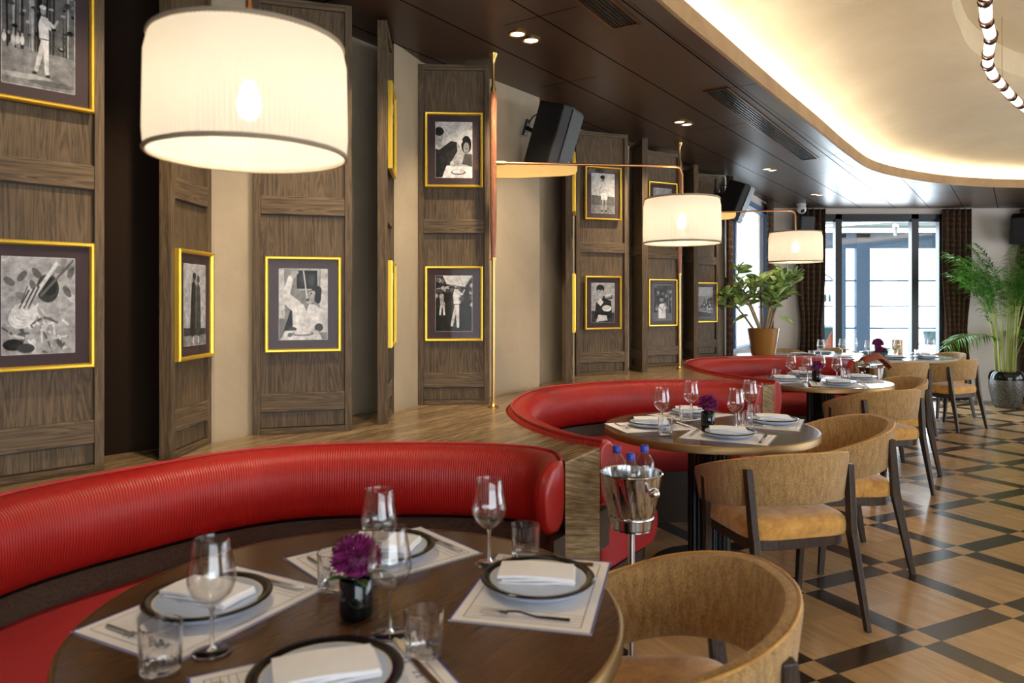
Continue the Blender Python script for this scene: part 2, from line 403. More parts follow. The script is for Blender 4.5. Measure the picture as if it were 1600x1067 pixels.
class Kind:
    """first call moves the prototype itself, later calls copy it"""
    def __init__(s, proto): s.p = proto; s.used = False
    def put(s, loc, rz=0, label=None, group=None):
        if not s.used:
            s.used = True; o = s.p; o.location = loc; o.rotation_euler = (0, 0, rz)
            if label: o['label'] = label
            if group: o['group'] = group
            return o
        return copy_tree(s.p, loc, rz, label, group)
def struct(o): o['kind'] = 'structure'; return o
def spline(pts, n, closed=False):
    pts = [Vector(p) for p in pts]; L = len(pts); out = []
    segs = L if closed else L-1
    def P(i): return pts[i % L] if closed else pts[max(0, min(L-1, i))]
    raw = []
    for i in range(segs):
        p0, p1, p2, p3 = P(i-1), P(i), P(i+1), P(i+2)
        for k in range(24):
            t = k/24; raw.append(.5*((2*p1)+(p2-p0)*t+(2*p0-5*p1+4*p2-p3)*t*t+(3*p1-p0-3*p2+p3)*t**3))
    raw.append(P(0).copy() if closed else pts[-1].copy())
    d = [0]
    for i in range(1, len(raw)): d.append(d[-1]+(raw[i]-raw[i-1]).length)
    j = 0
    for k in range(n):
        t = d[-1]*k/(n if closed else n-1)
        while j < len(d)-2 and d[j+1] < t: j += 1
        u_ = (t-d[j])/max(1e-9, d[j+1]-d[j]); out.append(raw[j].lerp(raw[j+1], min(1, u_)))
    return out

CZ = 2.74; LZ = .85
# ------------------------------------------------------------ room shell
struct(MB().add([(-5, -3.2, 0), (11, -3.2, 0), (11, 10.75, 0), (-5, 10.75, 0)], [(0, 1, 2, 3)]).build('floor', 'floor'))
ring_c = [(.62, 3.20), (1.15, 3.97), (1.72, 4.79), (2.34, 5.66), (3.0, 6.60), (3.667, 7.45), (4.466, 8.06), (5.184, 8.40), (6.034, 8.56), (7.2, 8.45), (8.2, 7.8), (8.8, 6.6), (8.9, 5), (8.4, 3), (7.2, 1), (5.5, -.4), (3.5, -1.1), (1.5, -.9), (.2, 0), (-.1, 1.2), (.12, 2.35)]
NR = 160
ring = spline(ring_c, NR, True)
def offs(loop, d):
    n = len(loop); o = []
    for i in range(n):
        t = (loop[(i+1) % n]-loop[i-1]).normalized(); nn = Vector((t.y, -t.x))     # inward for clockwise loop
        o.append(loop[i]+nn*d)
    return o
def z3(loop, z): return [(p.x, p.y, z) for p in loop]
outer = []
cx_, cy_ = 4.4, 3.9
for p in ring:
    d = Vector((p.x-cx_, p.y-cy_)).normalized(); ts = []
    if d.x > 0: ts.append((11-cx_)/d.x)
    if d.x < 0: ts.append((-5-cx_)/d.x)
    if d.y > 0: ts.append((10.75-cy_)/d.y)
    if d.y < 0: ts.append((-3.2-cy_)/d.y)
    t = min(ts); outer.append(Vector((cx_+d.x*t, cy_+d.y*t)))
mb = MB().quadstrip(z3(ring, CZ), z3(outer, CZ), True)
corners = [(-5, -3.2), (11, -3.2), (11, 10.75), (-5, 10.75)]
for c in corners:   # close the corner gaps of the fan
    i = min(range(NR), key=lambda k: (Vector(c)-outer[k]).length)
    for j in ((i-1) % NR, (i+1) % NR): mb.add([(outer[i].x, outer[i].y, CZ), (outer[j].x, outer[j].y, CZ), (c[0], c[1], CZ)], [(0, 1, 2)])
struct(mb.build('ceiling', 'plank'))
# plaster lip around the opening
rin = offs(ring, .02)
mb = MB(); a0, a1, a2, a3 = z3(ring, CZ), z3(ring, CZ-.008), z3(rin, CZ-.008), z3(rin, CZ+.088)
a4, a5 = z3(offs(ring, -.002), CZ+.088), z3(offs(ring, -.002), CZ+.02)
a6 = z3(offs(ring, -.14), CZ+.02)
for p, q in ((a0, a1), (a1, a2), (a2, a3), (a3, a4), (a4, a5), (a5, a6)): mb.quadstrip(p, q, True)
tag(mb.build('trim_1', 'ring', smooth=40), kind='structure')
struct(MB().quadstrip(z3(offs(ring, -.105), CZ-.0012), z3(offs(ring, -.113), CZ-.0012), True).build('trim_3', 'black'))
# shallow plaster dome with a second opening
sec_c = [(2.47, 4.11), (2.84, 4.67), (3.27, 5.18), (3.98, 5.73), (5, 6.15), (6.2, 6.2), (7.1, 5.7), (7.4, 4.6), (7, 2.8), (5.8, 1.3), (4.3, .6), (2.9, .8), (2.05, 1.7), (2.05, 3.0)]
sec = spline(sec_c, 160, True)
cc = Vector((4.6, 3.9))
def by_angle(loop, p):
    a = math.atan2(p.y-cc.y, p.x-cc.x)
    return min(loop, key=lambda q: abs((math.atan2(q.y-cc.y, q.x-cc.x)-a+pi) % (2*pi)-pi))
sec_m = []
for p in ring:
    a = math.atan2(p.y-cc.y, p.x-cc.x); best = None
    for i in range(len(sec)):
        q0, q1 = sec[i]-cc, sec[(i+1) % len(sec)]-cc
        d = Vector((cos(a), sin(a))); e = q1-q0; den = d.x*e.y-d.y*e.x
        if abs(den) < 1e-9: continue
        t = (q0.x*e.y-q0.y*e.x)/den; u_ = (q0.x*d.y-q0.y*d.x)/den
        if t > 0 and -.001 <= u_ <= 1.001: best = cc+d*t; break
    sec_m.append(best)
start = offs(ring, -.14)
mb = MB(); prev = z3(start, CZ+.02)
rows = [z3(start, CZ+.14)]
for k in range(1, 15):
    t = k/14; z = CZ+.14+.28*(1-(1-t)**2.6)
    rows.append([(a.x+(b2.x-a.x)*t, a.y+(b2.y-a.y)*t, z) for a, b2 in zip(start, sec_m)])
mb.quadstrip(prev, rows[0], True)
for p, q in zip(rows, rows[1:]): mb.quadstrip(p, q, True)
top = rows[-1]; up_ = [(x, y, z+.18) for x, y, z in top]
mb.quadstrip(top, up_, True); mb.add(up_, [tuple(range(NR))])
struct(mb.build('trim_2', 'dome', smooth=50, merge=True))
tag(MB().tube([(p.x, p.y, CZ+.05) for p in offs(ring, -.06)]+[(offs(ring, -.06)[0].x, offs(ring, -.06)[0].y, CZ+.05)], .014, 6).build('led_strip', 'led'), 'hidden warm cove light strip running round the oval ceiling recess', 'light strip')

# left plaster wall (behind the panels)
wl = [(-3.2, -1.0), (-2.6, .4), (-2.15, 1.6), (-1.78, 2.35), (-1.50, 2.71), (-1.36, 2.86), (-1.27, 2.93), (-1.195, 2.96), (-1.15, 3.04), (-1.09, 3.19), (-1.0, 3.36), (-.85, 3.6), (-.69, 3.84), (-.66, 3.86), (-.605, 3.77), (-.57, 3.85), (-.50, 4.07), (-.36, 4.27), (-.125, 4.38), (.179, 4.785), (.165, 4.95), (.20, 5.05), (.27, 5.2), (.37, 5.42), (.445, 5.44), (.48, 5.62), (.7, 5.85), (.9, 6.1), (1.0, 6.3), (1.12, 6.36), (1.35, 6.62), (1.6, 6.95), (1.70, 7.35), (1.78, 7.55), (2.06, 7.70), (2.235, 7.74)]
mb = MB()
for i in range(len(wl)-1):
    mb.cur = 1 if (i in (3, 4, 10)) else 0  # segments set back between panels get the shade-dark colour
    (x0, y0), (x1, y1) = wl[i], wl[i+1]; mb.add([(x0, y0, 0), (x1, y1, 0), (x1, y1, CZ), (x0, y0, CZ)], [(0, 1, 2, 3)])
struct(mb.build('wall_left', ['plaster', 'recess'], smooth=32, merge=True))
# back-left window wall, far wall, right and rear walls (unseen sides)
def wallbox(mb, a, b, z0, z1, t=.12):
    a = Vector(a); b = Vector(b); d = (b-a).normalized(); n = Vector((-d.y, d.x))*t
    return mb.prism([tuple(a), tuple(b), tuple(b+n), tuple(a+n)], z0, z1)
mb = MB(); wallbox(mb, (2.235, 7.74), (2.30, 7.90), 0, CZ); wallbox(mb, (2.30, 7.90), (3.52, 10.08), 0, .85); wallbox(mb, (2.30, 7.90), (3.52, 10.08), 2.63, CZ)
wallbox(mb, (3.52, 10.08), (3.62, 10.45), 0, CZ); struct(mb.build('wall_corner', 'wallwhite'))
mb = MB(); FY = 10.5
wallbox(mb, (3.60, FY), (4.38, FY), 0, CZ); wallbox(mb, (6.15, FY), (11, FY), 0, CZ); wallbox(mb, (4.38, FY), (6.15, FY), 2.655, CZ)
struct(mb.build('wall_back', 'wallwhite'))
mb = MB(); wallbox(mb, (11, 10.75), (11, 8.6), 0, CZ); wallbox(mb, (11, 8.6), (11, -1.0), 0, .3); wallbox(mb, (11, 8.6), (11, -1.0), 2.6, CZ); wallbox(mb, (11, -1.0), (11, -3.2), 0, CZ); struct(mb.build('wall_right', 'wallwhite'))
mb = MB(); wallbox(mb, (11, -3.2), (6.5, -3.2), 0, CZ); wallbox(mb, (6.5, -3.2), (.0, -3.2), 2.6, CZ); wallbox(mb, (6.5, -3.2), (.0, -3.2), 0, .3); wallbox(mb, (0, -3.2), (-5, -3.2), 0, CZ); wallbox(mb, (-5, -3.2), (-3.2, -1.0), 0, CZ); struct(mb.build('wall_front', 'wallwhite'))
mb = MB(); wallbox(mb, (8.0, FY), (6.62, FY), 0, .12, .03); wallbox(mb, (8.0, FY), (6.62, FY), .12, .135, .02); struct(mb.build('baseboard_back', 'wallwhite', bevel=.004))

# stone ledge with its curved bays
B1 = spline([(-1.05, .55), (-1.3, .85), (-1.48, 1.25), (-1.53, 1.7), (-1.466, 2.108), (-1.269, 2.428), (-1.03, 2.70), (-.743, 2.84), (-.248, 2.87), (.06, 2.80), (.17, 2.70), (.187, 2.58)], 70)
B2 = spline([(.343, 2.862), (.178, 3.049), (.035, 3.396), (-.03, 3.8), (-.0, 4.149), (.08, 4.459), (.22, 4.72), (.5, 4.95), (.891, 5.10), (1.3, 5.13), (1.58, 5.05), (1.66, 4.87)], 70)
B3 = spline([(1.798, 5.042), (1.62, 5.35), (1.50, 5.8), (1.48, 6.3), (1.58, 6.75), (1.82, 7.08), (2.15, 7.28), (2.6, 7.36), (3.0, 7.30), (3.22, 7.12), (3.24, 6.95)], 70)
led = [(-1.2, .2)]+[tuple(p) for p in B1]+[tuple(p) for p in B2]+[tuple(p) for p in B3]+[(3.40, 7.18), (3.2, 8.0), (2.7, 8.15), (2.4, 7.95), (2.235, 7.72)]+[(x+.0, y) for x, y in reversed(wl[:-1])]
led += [(-2.6, -.5)]
me = MB().prism(led, 0, LZ); me.mi = [0, 0]+[1]*(len(me.f)-2)
o = me.build('stone_ledge', ['travertine', 'travertine_side'], bevel=.004)
tag(o, 'long travertine stone ledge curving behind the red booths and carrying the wood panels', 'ledge')

# ------------------------------------------------------------ banquettes
def sweep(mb, path, centre, prof, taper=True, close=True, dirs=None):
    n = len(path); cxp = sum(p[0] for p in prof)/len(prof); czp = sum(p[1] for p in prof)/len(prof)
    rowsv = []; arc = [0]
    for i in range(1, n): arc.append(arc[-1]+(path[i]-path[i-1]).length)
    tot = arc[-1]; m_ = len(prof)
    for i in range(n):
        p = path[i]; d = dirs[i]; k = 1
        e = min(arc[i], tot-arc[i])
        if taper and e < .03: k = .80+.20*math.sqrt(max(0, 1-(1-e/.03)**2))
        rowsv.append([(p.x+d.x*(cxp+(a-cxp)*k), p.y+d.y*(cxp+(a-cxp)*k), czp+(z-czp)*k) for a, z in prof])
    pl = [0]
    for i in range(1, m_+1): pl.append(pl[-1]+math.hypot(prof[i % m_][0]-prof[i-1][0], prof[i % m_][1]-prof[i-1][1]))
    vs = [v for r in rowsv for v in r]; fs = []; uv = []
    for i in range(n-1):
        for k in range(m_):
            k2 = (k+1) % m_; fs.append((i*m_+k, (i+1)*m_+k, (i+1)*m_+k2, i*m_+k2))
            uv.append([(arc[i], pl[k]), (arc[i+1], pl[k]), (arc[i+1], pl[k+1]), (arc[i], pl[k+1])])
    fs.append(tuple(range(m_))); uv.append([(0, 0)]*m_); fs.append(tuple(reversed([(n-1)*m_+k for k in range(m_)]))); uv.append([(0, 0)]*m_)
    mb.add(vs, fs, uv)
    return mb
def densify(path):   # extra rows close to both ends so the rounded end caps are smooth
    out = [path[0]]
    for t in (.02, .06, .12, .2, .35, .6): out.append(path[0].lerp(path[1], t))
    out += path[1:-1]
    for t in (.4, .65, .8, .88, .94, .98): out.append(path[-2].lerp(path[-1], t))
    out.append(path[-1]); return out
def booth(path, centre, label):
    c = Vector(centre); base = empty('banquette', (c.x, c.y, 0), 0, label, 'banquette', 'red curved banquettes')
    P = [p-c for p in densify(path)]
    n = len(P); dirs = []
    rowdir = (P[-1]-P[0]).normalized()
    for i, p in enumerate(P):
        t = (P[min(i+1, n-1)]-P[max(i-1, 0)]).normalized(); nn = Vector((t.y, -t.x))
        d = (nn*.5+(-p).normalized()*.5) ; f = min(i, n-1-i)/n
        k = max(0, 1-f*7); e = rowdir if i < n/2 else -rowdir
        dirs.append((d.normalized()*(1-k)+e*k).normalized())
    prof = [(.012, .64), (.0, .70), (.0, .835), (.018, .862), (.055, .872), (.10, .862), (.135, .835), (.155, .79), (.160, .73), (.150, .67), (.125, .628), (.09, .612), (.04, .615)]
    br_ = sweep(MB(), P, c, prof, dirs=dirs).build('backrest', 'leather', base, smooth=45)
    mbp = MB().tube([(p.x+d.x*.028, p.y+d.y*.028, .870) for p, d in zip(P, dirs)], .007, 6); mbp.build('piping', 'leather_smooth', br_, smooth=60)
    sweep(MB(), P, c, [(.0, .45), (.0, .60), (.085, .60), (.085, .45)], False, dirs=dirs).build('back_panel', 'plinth', base)
    ps = [(.02, .37), (.02, .505), (.06, .522), (.25, .530), (.44, .526), (.51, .51), (.548, .472), (.555, .42), (.535, .37), (.49, .345), (.10, .345)]
    sweep(MB(), P, c, ps, dirs=dirs).build('seat', 'red_seat', base, smooth=50)
    sweep(MB(), P, c, [(.0, 0), (.0, .345), (.42, .345), (.40, 0)], False, dirs=dirs).build('base', 'darkwood', base)
    return base
T = [(-.335, 1.60), (1.05, 3.92), (2.58, 6.15)]
booth(B1, (-.40, 1.45), 'curved red ribbed leather banquette nearest the camera, around the near round table')
booth(B2, (1.0, 3.75), 'curved red leather banquette in the middle, around the second round table')
booth(B3, (2.52, 6.0), 'curved red leather banquette farthest away, below the ochre potted plant')

# ------------------------------------------------------------ round tables
def round_table():
    t = empty('round_table', (0, 0, 0), 0, 'x', 'table', 'round walnut tables')
    MB().solid([(.535, .712), (.545, .716), (.545, .7485), (.542, .75)], n=96).build('tabletop', 'tabletop', t, smooth=40)
    mb = MB(); mb.lathe([(.5455, .711), (.552, .714), (.552, .747), (.549, .7505), (.543, .7508)], n=96); mb.build('metal_edge', 'brass_edge', t, smooth=50)
    n = 96; vs = []
    for z in (.03, .70):
        for k in range(n):
            a = 2*pi*k/n; r = .105+(.006 if (k // 2) % 2 else -.004); vs.append((r*cos(a), r*sin(a), z))
    MB().add(vs, [(k, (k+1) % n, n+(k+1) % n, n+k) for k in range(n)]+[tuple(range(n, 2*n))]).build('pedestal', 'black_metal', t)
    MB().solid([(.30, 0), (.30, .018), (.28, .03), (.12, .034)], n=48).build('foot_plate', 'black_metal', t, smooth=40)
    MB().box((0, 0, .7), (.6, .07, .022)).box((0, 0, .7), (.07, .6, .022)).build('top_bracket', 'black_metal', t)
    return t
TK = Kind(round_table())
TN = ['near table', 'middle table', 'third table']
for (x, y), l, rz in zip(T, ('large round walnut table nearest the camera with brass edge', 'round walnut table with brass edge in front of the middle booth', 'round walnut table with brass edge in front of the farthest booth'), (.9, .6, .3)):
    tb_ = TK.put((x, y, 0), rz, l)
    tb_.scale = (1.035, 1.035, 1) if l.startswith('large') else (1, 1, 1)

# ------------------------------------------------------------ table ware prototypes
def rect_mat():
    t = tag(MB().box((0, 0, .0006), (.42, .30, .0012)).build('placemat', 'paper'), 'x', 'placemat')
    def ln(mb, x0, y0, x1, y1, w=.0018):
        a = Vector((x0, y0)); b = Vector((x1, y1)); d = (b-a).normalized(); n = Vector((-d.y, d.x))*w/2
        return mb.add([(a.x+n.x, a.y+n.y, .0014), (a.x-n.x, a.y-n.y, .0014), (b.x-n.x, b.y-n.y, .0014), (b.x+n.x, b.y+n.y, .0014)], [(0, 1, 2, 3)])
    mb = MB(); X, Y = .185, .125
    for a in ((-X, -Y, X, -Y), (X, -Y, X, Y), (X, Y, -X, Y), (-X, Y, -X, -Y)): ln(mb, *a)
    for k in range(4): ln(mb, -X+.014*k+.012, -Y, -X+.014*k+.012, Y, .0013)
    mb.build('printed_lines', 'ink', t)
    mb = MB()
    for s in (-1, 1): ln(mb, -.208, s*.148, .208, s*.148, .004); ln(mb, s*.208, -.148, s*.208, .148, .004)
    # the small blue letter marks: two upright strokes with serifs, repeated
    for oy in (-.03, .03):
        for k in (-1, 1):
            ln(mb, .150, oy+k*.008, .172, oy+k*.008, .003); ln(mb, .150, oy+k*.008-.004, .150, oy+k*.008+.004, .002); ln(mb, .172, oy+k*.008-.004, .172, oy+k*.008+.004, .002)
        ln(mb, .161, oy-.008, .161, oy+.008, .002)
    mb.build('blue_print', 'blue_ink', t)
    return t
def plate():
    t = empty('dinner_plate', label='x', cat='plate')
    MB().solid([(.075, 0), (.085, .002), (.118, .014), (.130, .026)], n=56).build('underside', 'plate_side', t, smooth=50)
    mb = MB(); mb.lathe([(.130, .025), (.1335, .0285), (.131, .0315), (.124, .0305), (.112, .0268)], n=56); mb.build('dark_rim', 'rim', t, smooth=60)
    mb = MB(); mb.lathe([(.112, .0268), (.10, .0245), (.06, .0235), (.001, .0235)], n=56); mb.build('well', 'plate', t, smooth=60)
    return t
def napkin(L=.172, Wd=.098):
    n = 10; vs = []; fs = []; mb = MB()
    for lay, (z, sx, off) in enumerate(((0, 1, 0), (.0065, .97, .004), (.0130, 1.0, -.003))):
        A = []
        for i in range(n+1):
            u_ = i/n-.5
            for j in range(5):
                v_ = j/4-.5
                A.append((u_*L*sx+off, v_*Wd*(1 if lay != 1 else .96), z+.0022*sin(u_*5+lay)+.001*cos(v_*6)))
        B = [(x, y, zz+.0055) for x, y, zz in A]
        m_ = 5; f = []
        for i in range(n):
            for j in range(4):
                a = i*m_+j; f.append((a, a+m_, a+m_+1, a+1)); f.append(tuple(reversed([q+len(A) for q in (a, a+m_, a+m_+1, a+1)])))
        o = len(A)
        edge = [i*m_ for i in range(n+1)]+[n*m_+j for j in range(1, 5)]+[i*m_+4 for i in range(n-1, -1, -1)]+[j for j in range(3, 0, -1)]
        for q in range(len(edge)): a, b2 = edge[q], edge[(q+1) % len(edge)]; f.append((a, b2, b2+o, a+o))
        mb.add(A+B, f)
    return tag(mb.build('folded_napkin', 'napkin', smooth=50), 'x', 'napkin')
def fork():
    mb = MB(); mb.tube([(-.10, 0, .004), (-.03, 0, .004), (.01, 0, .012), (.035, 0, .010)], .003, 6, [.0048, .0035, .0028, .003])
    mb.box((.042, 0, .0075), (.02, .018, .002))
    for k in range(4): mb.bar((.05, -.0072+k*.0048, .0075), (.092, -.0072+k*.0048, .009), .0024, .002)
    return tag(mb.build('fork', 'steel', smooth=40), 'x', 'fork')
def knife():
    t = empty('knife', label='x', cat='knife')
    MB().bar((-.11, 0, .005), (.01, 0, .005), .012, .007, .010, .006).build('handle', 'bronze', t, bevel=.002)
    MB().prism([(.01, -.006), (.09, -.010), (.115, -.002), (.11, .006), (.01, .006)], .004, .006).build('blade', 'steel', t)
    return t
def wine_glass(k=1.0):
    t = empty('wine_glass', label='x', cat='wine glass')
    MB().lathe([(.001, .0045), (.010, .004), (.034, .0015), (.0355, .0008), (.034, 0), (.001, 0)], n=36).build('foot', 'glass_solid', t, smooth=60)
    MB().solid([(.009, .0046), (.0042, .014), (.0034, .04), (.0034, .072), (.006, .0855)], n=16).build('stem', 'glass_solid', t, smooth=60)
    MB().lathe([(.0, .085), (.006, .086), (.020, .096), (.036, .112), (.0435, .130), (.0445, .142), (.042, .160), (.037, .185), (.0335, .214), (.0328, .2155), (.0322, .214), (.036, .184), (.041, .16), (.0435, .142), (.0425, .131), (.035, .1135), (.019, .0985), (.0, .0935)], n=40).build('bowl', 'glass', t, smooth=60)
    return t
def tumbler():
    t = empty('water_tumbler', label='x', cat='tumbler')
    n = 64
    def ring_(r, z, cut): return [((r*(1-(cut if (k//2) % 2 else 0)))*cos(2*pi*k/n) for _ in (0,)) for k in range(n)]
    mb = MB(); rows = []
    for r, z, cut in ((.030, 0, 0), (.0345, .002, .02), (.0355, .012, .045), (.0362, .040, .045), (.0366, .050, 0), (.0375, .084, 0), (.0365, .0855, 0), (.0352, .084, 0), (.034, .05, 0), (.033, .014, 0), (.028, .011, 0), (.001, .010, 0)):
        rows.append([(r*(1-(cut if (k//2) % 2 else 0))*cos(2*pi*k/n), r*(1-(cut if (k//2) % 2 else 0))*sin(2*pi*k/n), z) for k in range(n)])
    for p, q in zip(rows, rows[1:]): mb.quadstrip(p, q, True)
    mb.cap(.030, 0, n=n, up=False); mb.cap(.001, .010, n=n); mb.build('ribbed_glass', 'tumbler_solid', t, smooth=30, merge=True)
    return t
def vase():
    return tag(MB().lathe([(.001, 0), (.028, 0), (.034, .004), (.0355, .012), (.0355, .082), (.0345, .083), (.0335, .082), (.033, .012), (.001, .010)], n=40).build('black_vase', 'vase', smooth=50), 'x', 'vase')
def leaf_quad(mb, p, d, L, w, droop=.3, n=5, roll=0):
    d = Vector(d).normalized(); side = d.cross(Vector((0, 0, 1)))
    if side.length < .01: side = Vector((1, 0, 0))
    side.normalize(); side = Matrix.Rotation(roll, 3, d) @ side
    A = []; B = []; C_ = []
    for i in range(n+1):
        t = i/n; q = Vector(p)+d*(L*t)+Vector((0, 0, -droop*L*t*t)); ww = w*(sin(pi*min(1, t*.92+.06))**.8)
        nz = side.cross(d).normalized()
        A.append(q+side*ww/2+nz*ww*.12); C_.append(q); B.append(q-side*ww/2+nz*ww*.12)
    mb.quadstrip(A, C_); mb.quadstrip(C_, B)
def flower_head(mb, c, r, n=260):
    for k in range(n):
        z = 1-(k+.5)/n*1.35; a = k*2.39996; rr = math.sqrt(max(0, 1-z*z)); d = Vector((rr*cos(a), rr*sin(a), z))
        leaf_quad(mb, Vector(c)+d*r*.55, d+Vector((0, 0, .15)), r*.46, r*.17, .05, 3, k)
def bouquet():
    t = empty('purple_flowers', label='x', cat='flowers')
    mb = MB(); flower_head(mb, (0, 0, .038), .056); mb.sphere((0, 0, .036), .036, 10, 8); mb.build('blossom', 'petal', t)
    mb = MB()
    for a, z in ((.4, .0), (2.6, .01), (3.6, .0), (5.2, .0)): leaf_quad(mb, (.02*cos(a), .02*sin(a), z), (cos(a), sin(a), .35), .05, .022, .3)
    mb.build('leaf', 'leaf_dark', t)
    mb = MB()
    for a in (.7, 1.1, 1.5): leaf_quad(mb, (.02, .015, .05), (cos(a), sin(a), .8), .035, .02, .2)
    mb.build('pale_sprig', 'bluegreen', t)
    MB().tube([(0, 0, -.065), (0, 0, .03)], .004).build('stem', 'leaf_dark', t)
    return t
KM, KP, KN, KF, KKn, KW, KT, KV, KB = [Kind(f()) for f in (rect_mat, plate, napkin, fork, knife, wine_glass, tumbler, vase, bouquet)]
TZ = .7512
sets = [('left', (-.325, .0), 62), ('back', (0, .36), 40), ('right', (.395, .11), -103+180), ('front', (.015, -.33), 28)]
SN = {'left': 'leftmost', 'back': 'far side', 'right': 'right hand', 'front': 'front'}
for ti, ((tx, ty), tn) in enumerate(zip(T, TN)):
    for nm, (dx_, dy_), deg in sets:
        if ti == 0 and nm == 'back': dy_ = .33
        if ti: deg = {'left': 15, 'back': 35, 'right': 65, 'front': -28}[nm]+(0 if nm != 'right' else 0)
        ca, sa = cos(R(deg)), sin(R(deg)); x, y = tx+dx_, ty+dy_
        if ti: x, y = tx+dx_*.95, ty+dy_*(1.1 if nm == 'back' else .9)
        if ti == 2: deg += 10
        if nm in ('left', 'back'): deg += 180
        g = lambda a, b2: (x+a*ca-b2*sa, y+a*sa+b2*ca)
        s = SN[nm]
        # which way is the diner: away from the table centre
        fx = 1
        KM.put((x, y, TZ), R(deg), f'white printed paper placemat at the {s} place of the {tn}', 'printed placemats')
        KP.put((*g(.0, -.0), TZ+.0016), 0, f'cream plate with black rim at the {s} place of the {tn}', 'black rimmed plates')
        KN.put((*g(.0, .0), TZ+.0016+.0262), R({'left': -22, 'back': -12, 'right': -6, 'front': 20}[nm] if ti == 0 else {'left': -4, 'back': -10, 'right': -8, 'front': -14}[nm]), f'folded white linen napkin on the plate at the {s} place of the {tn}', 'folded napkins')
        KF.put((*g(-.165, .0), TZ+.0014), R(deg+90), f'steel fork beside the plate at the {s} place of the {tn}', 'forks')
        KKn.put((*g(.165, .0), TZ+.0014), R(deg+92), f'knife with dark handle beside the plate at the {s} place of the {tn}', 'knives')
wg = {0: [(.277, .27), (.016, .17), (.09, -.127), (-.236, -.20)], 1: [(-.265, -.07), (-.035, .25), (.105, -.12), (.307, .28)], 2: [(-.21, .10), (-.15, -.09), (.04, .10), (.09, -.10)]}
tb = {0: [(.37, .32), (.168, -.21), (-.30, -.27), (-.08, .11)], 1: [(-.285, -.25), (-.085, .16), (.18, -.04), (.317, .24)], 2: [(.20, -.02), (-.33, .12), (-.03, .30), (.30, .22)]}
wn_ = ['rightmost at the back', 'behind the flowers', 'in front of the flowers', 'leftmost']
wn2 = ['leftmost', 'standing behind the left tumbler', 'in front of the right hand pair', 'rearmost of the right hand pair']
wn3 = ['leftmost', 'second from the left', 'behind the flowers', 'rightmost']
tn_ = [['beside the right hand plate', 'by the front knife', 'leftmost', 'half hidden behind the flowers'], ['front left', 'left of the flowers', 'right of the flowers', 'rearmost on the right'], ['right of the flowers', 'leftmost', 'behind the flowers', 'rightmost']]
for ti, (tx, ty) in enumerate(T):
    for (a, b2), l in zip(wg[ti], (wn_, wn2, wn3)[ti]): KW.put((tx+a, ty+b2, TZ+.0014), random.random(), f'tulip shaped wine glass on the {TN[ti]}, {l}', 'wine glasses')
    for (a, b2), l in zip(tb[ti], tn_[ti]): KT.put((tx+a, ty+b2, TZ+.0014), random.random(), f'cut glass water tumbler on the {TN[ti]}, {l}', 'water tumblers')
    vx, vy = [(.005, -.04), (-.015, -.03), (-.045, -.02)][ti]
    KV.put((tx+vx, ty+vy, TZ), 0, f'small black glass vase at the middle of the {TN[ti]}', 'black vases')
    KB.put((tx+vx, ty+vy, TZ+.083), [0, 1.0, 2.2][ti], f'purple chrysanthemum with leaves in the black vase on the {TN[ti]}', 'purple flowers')

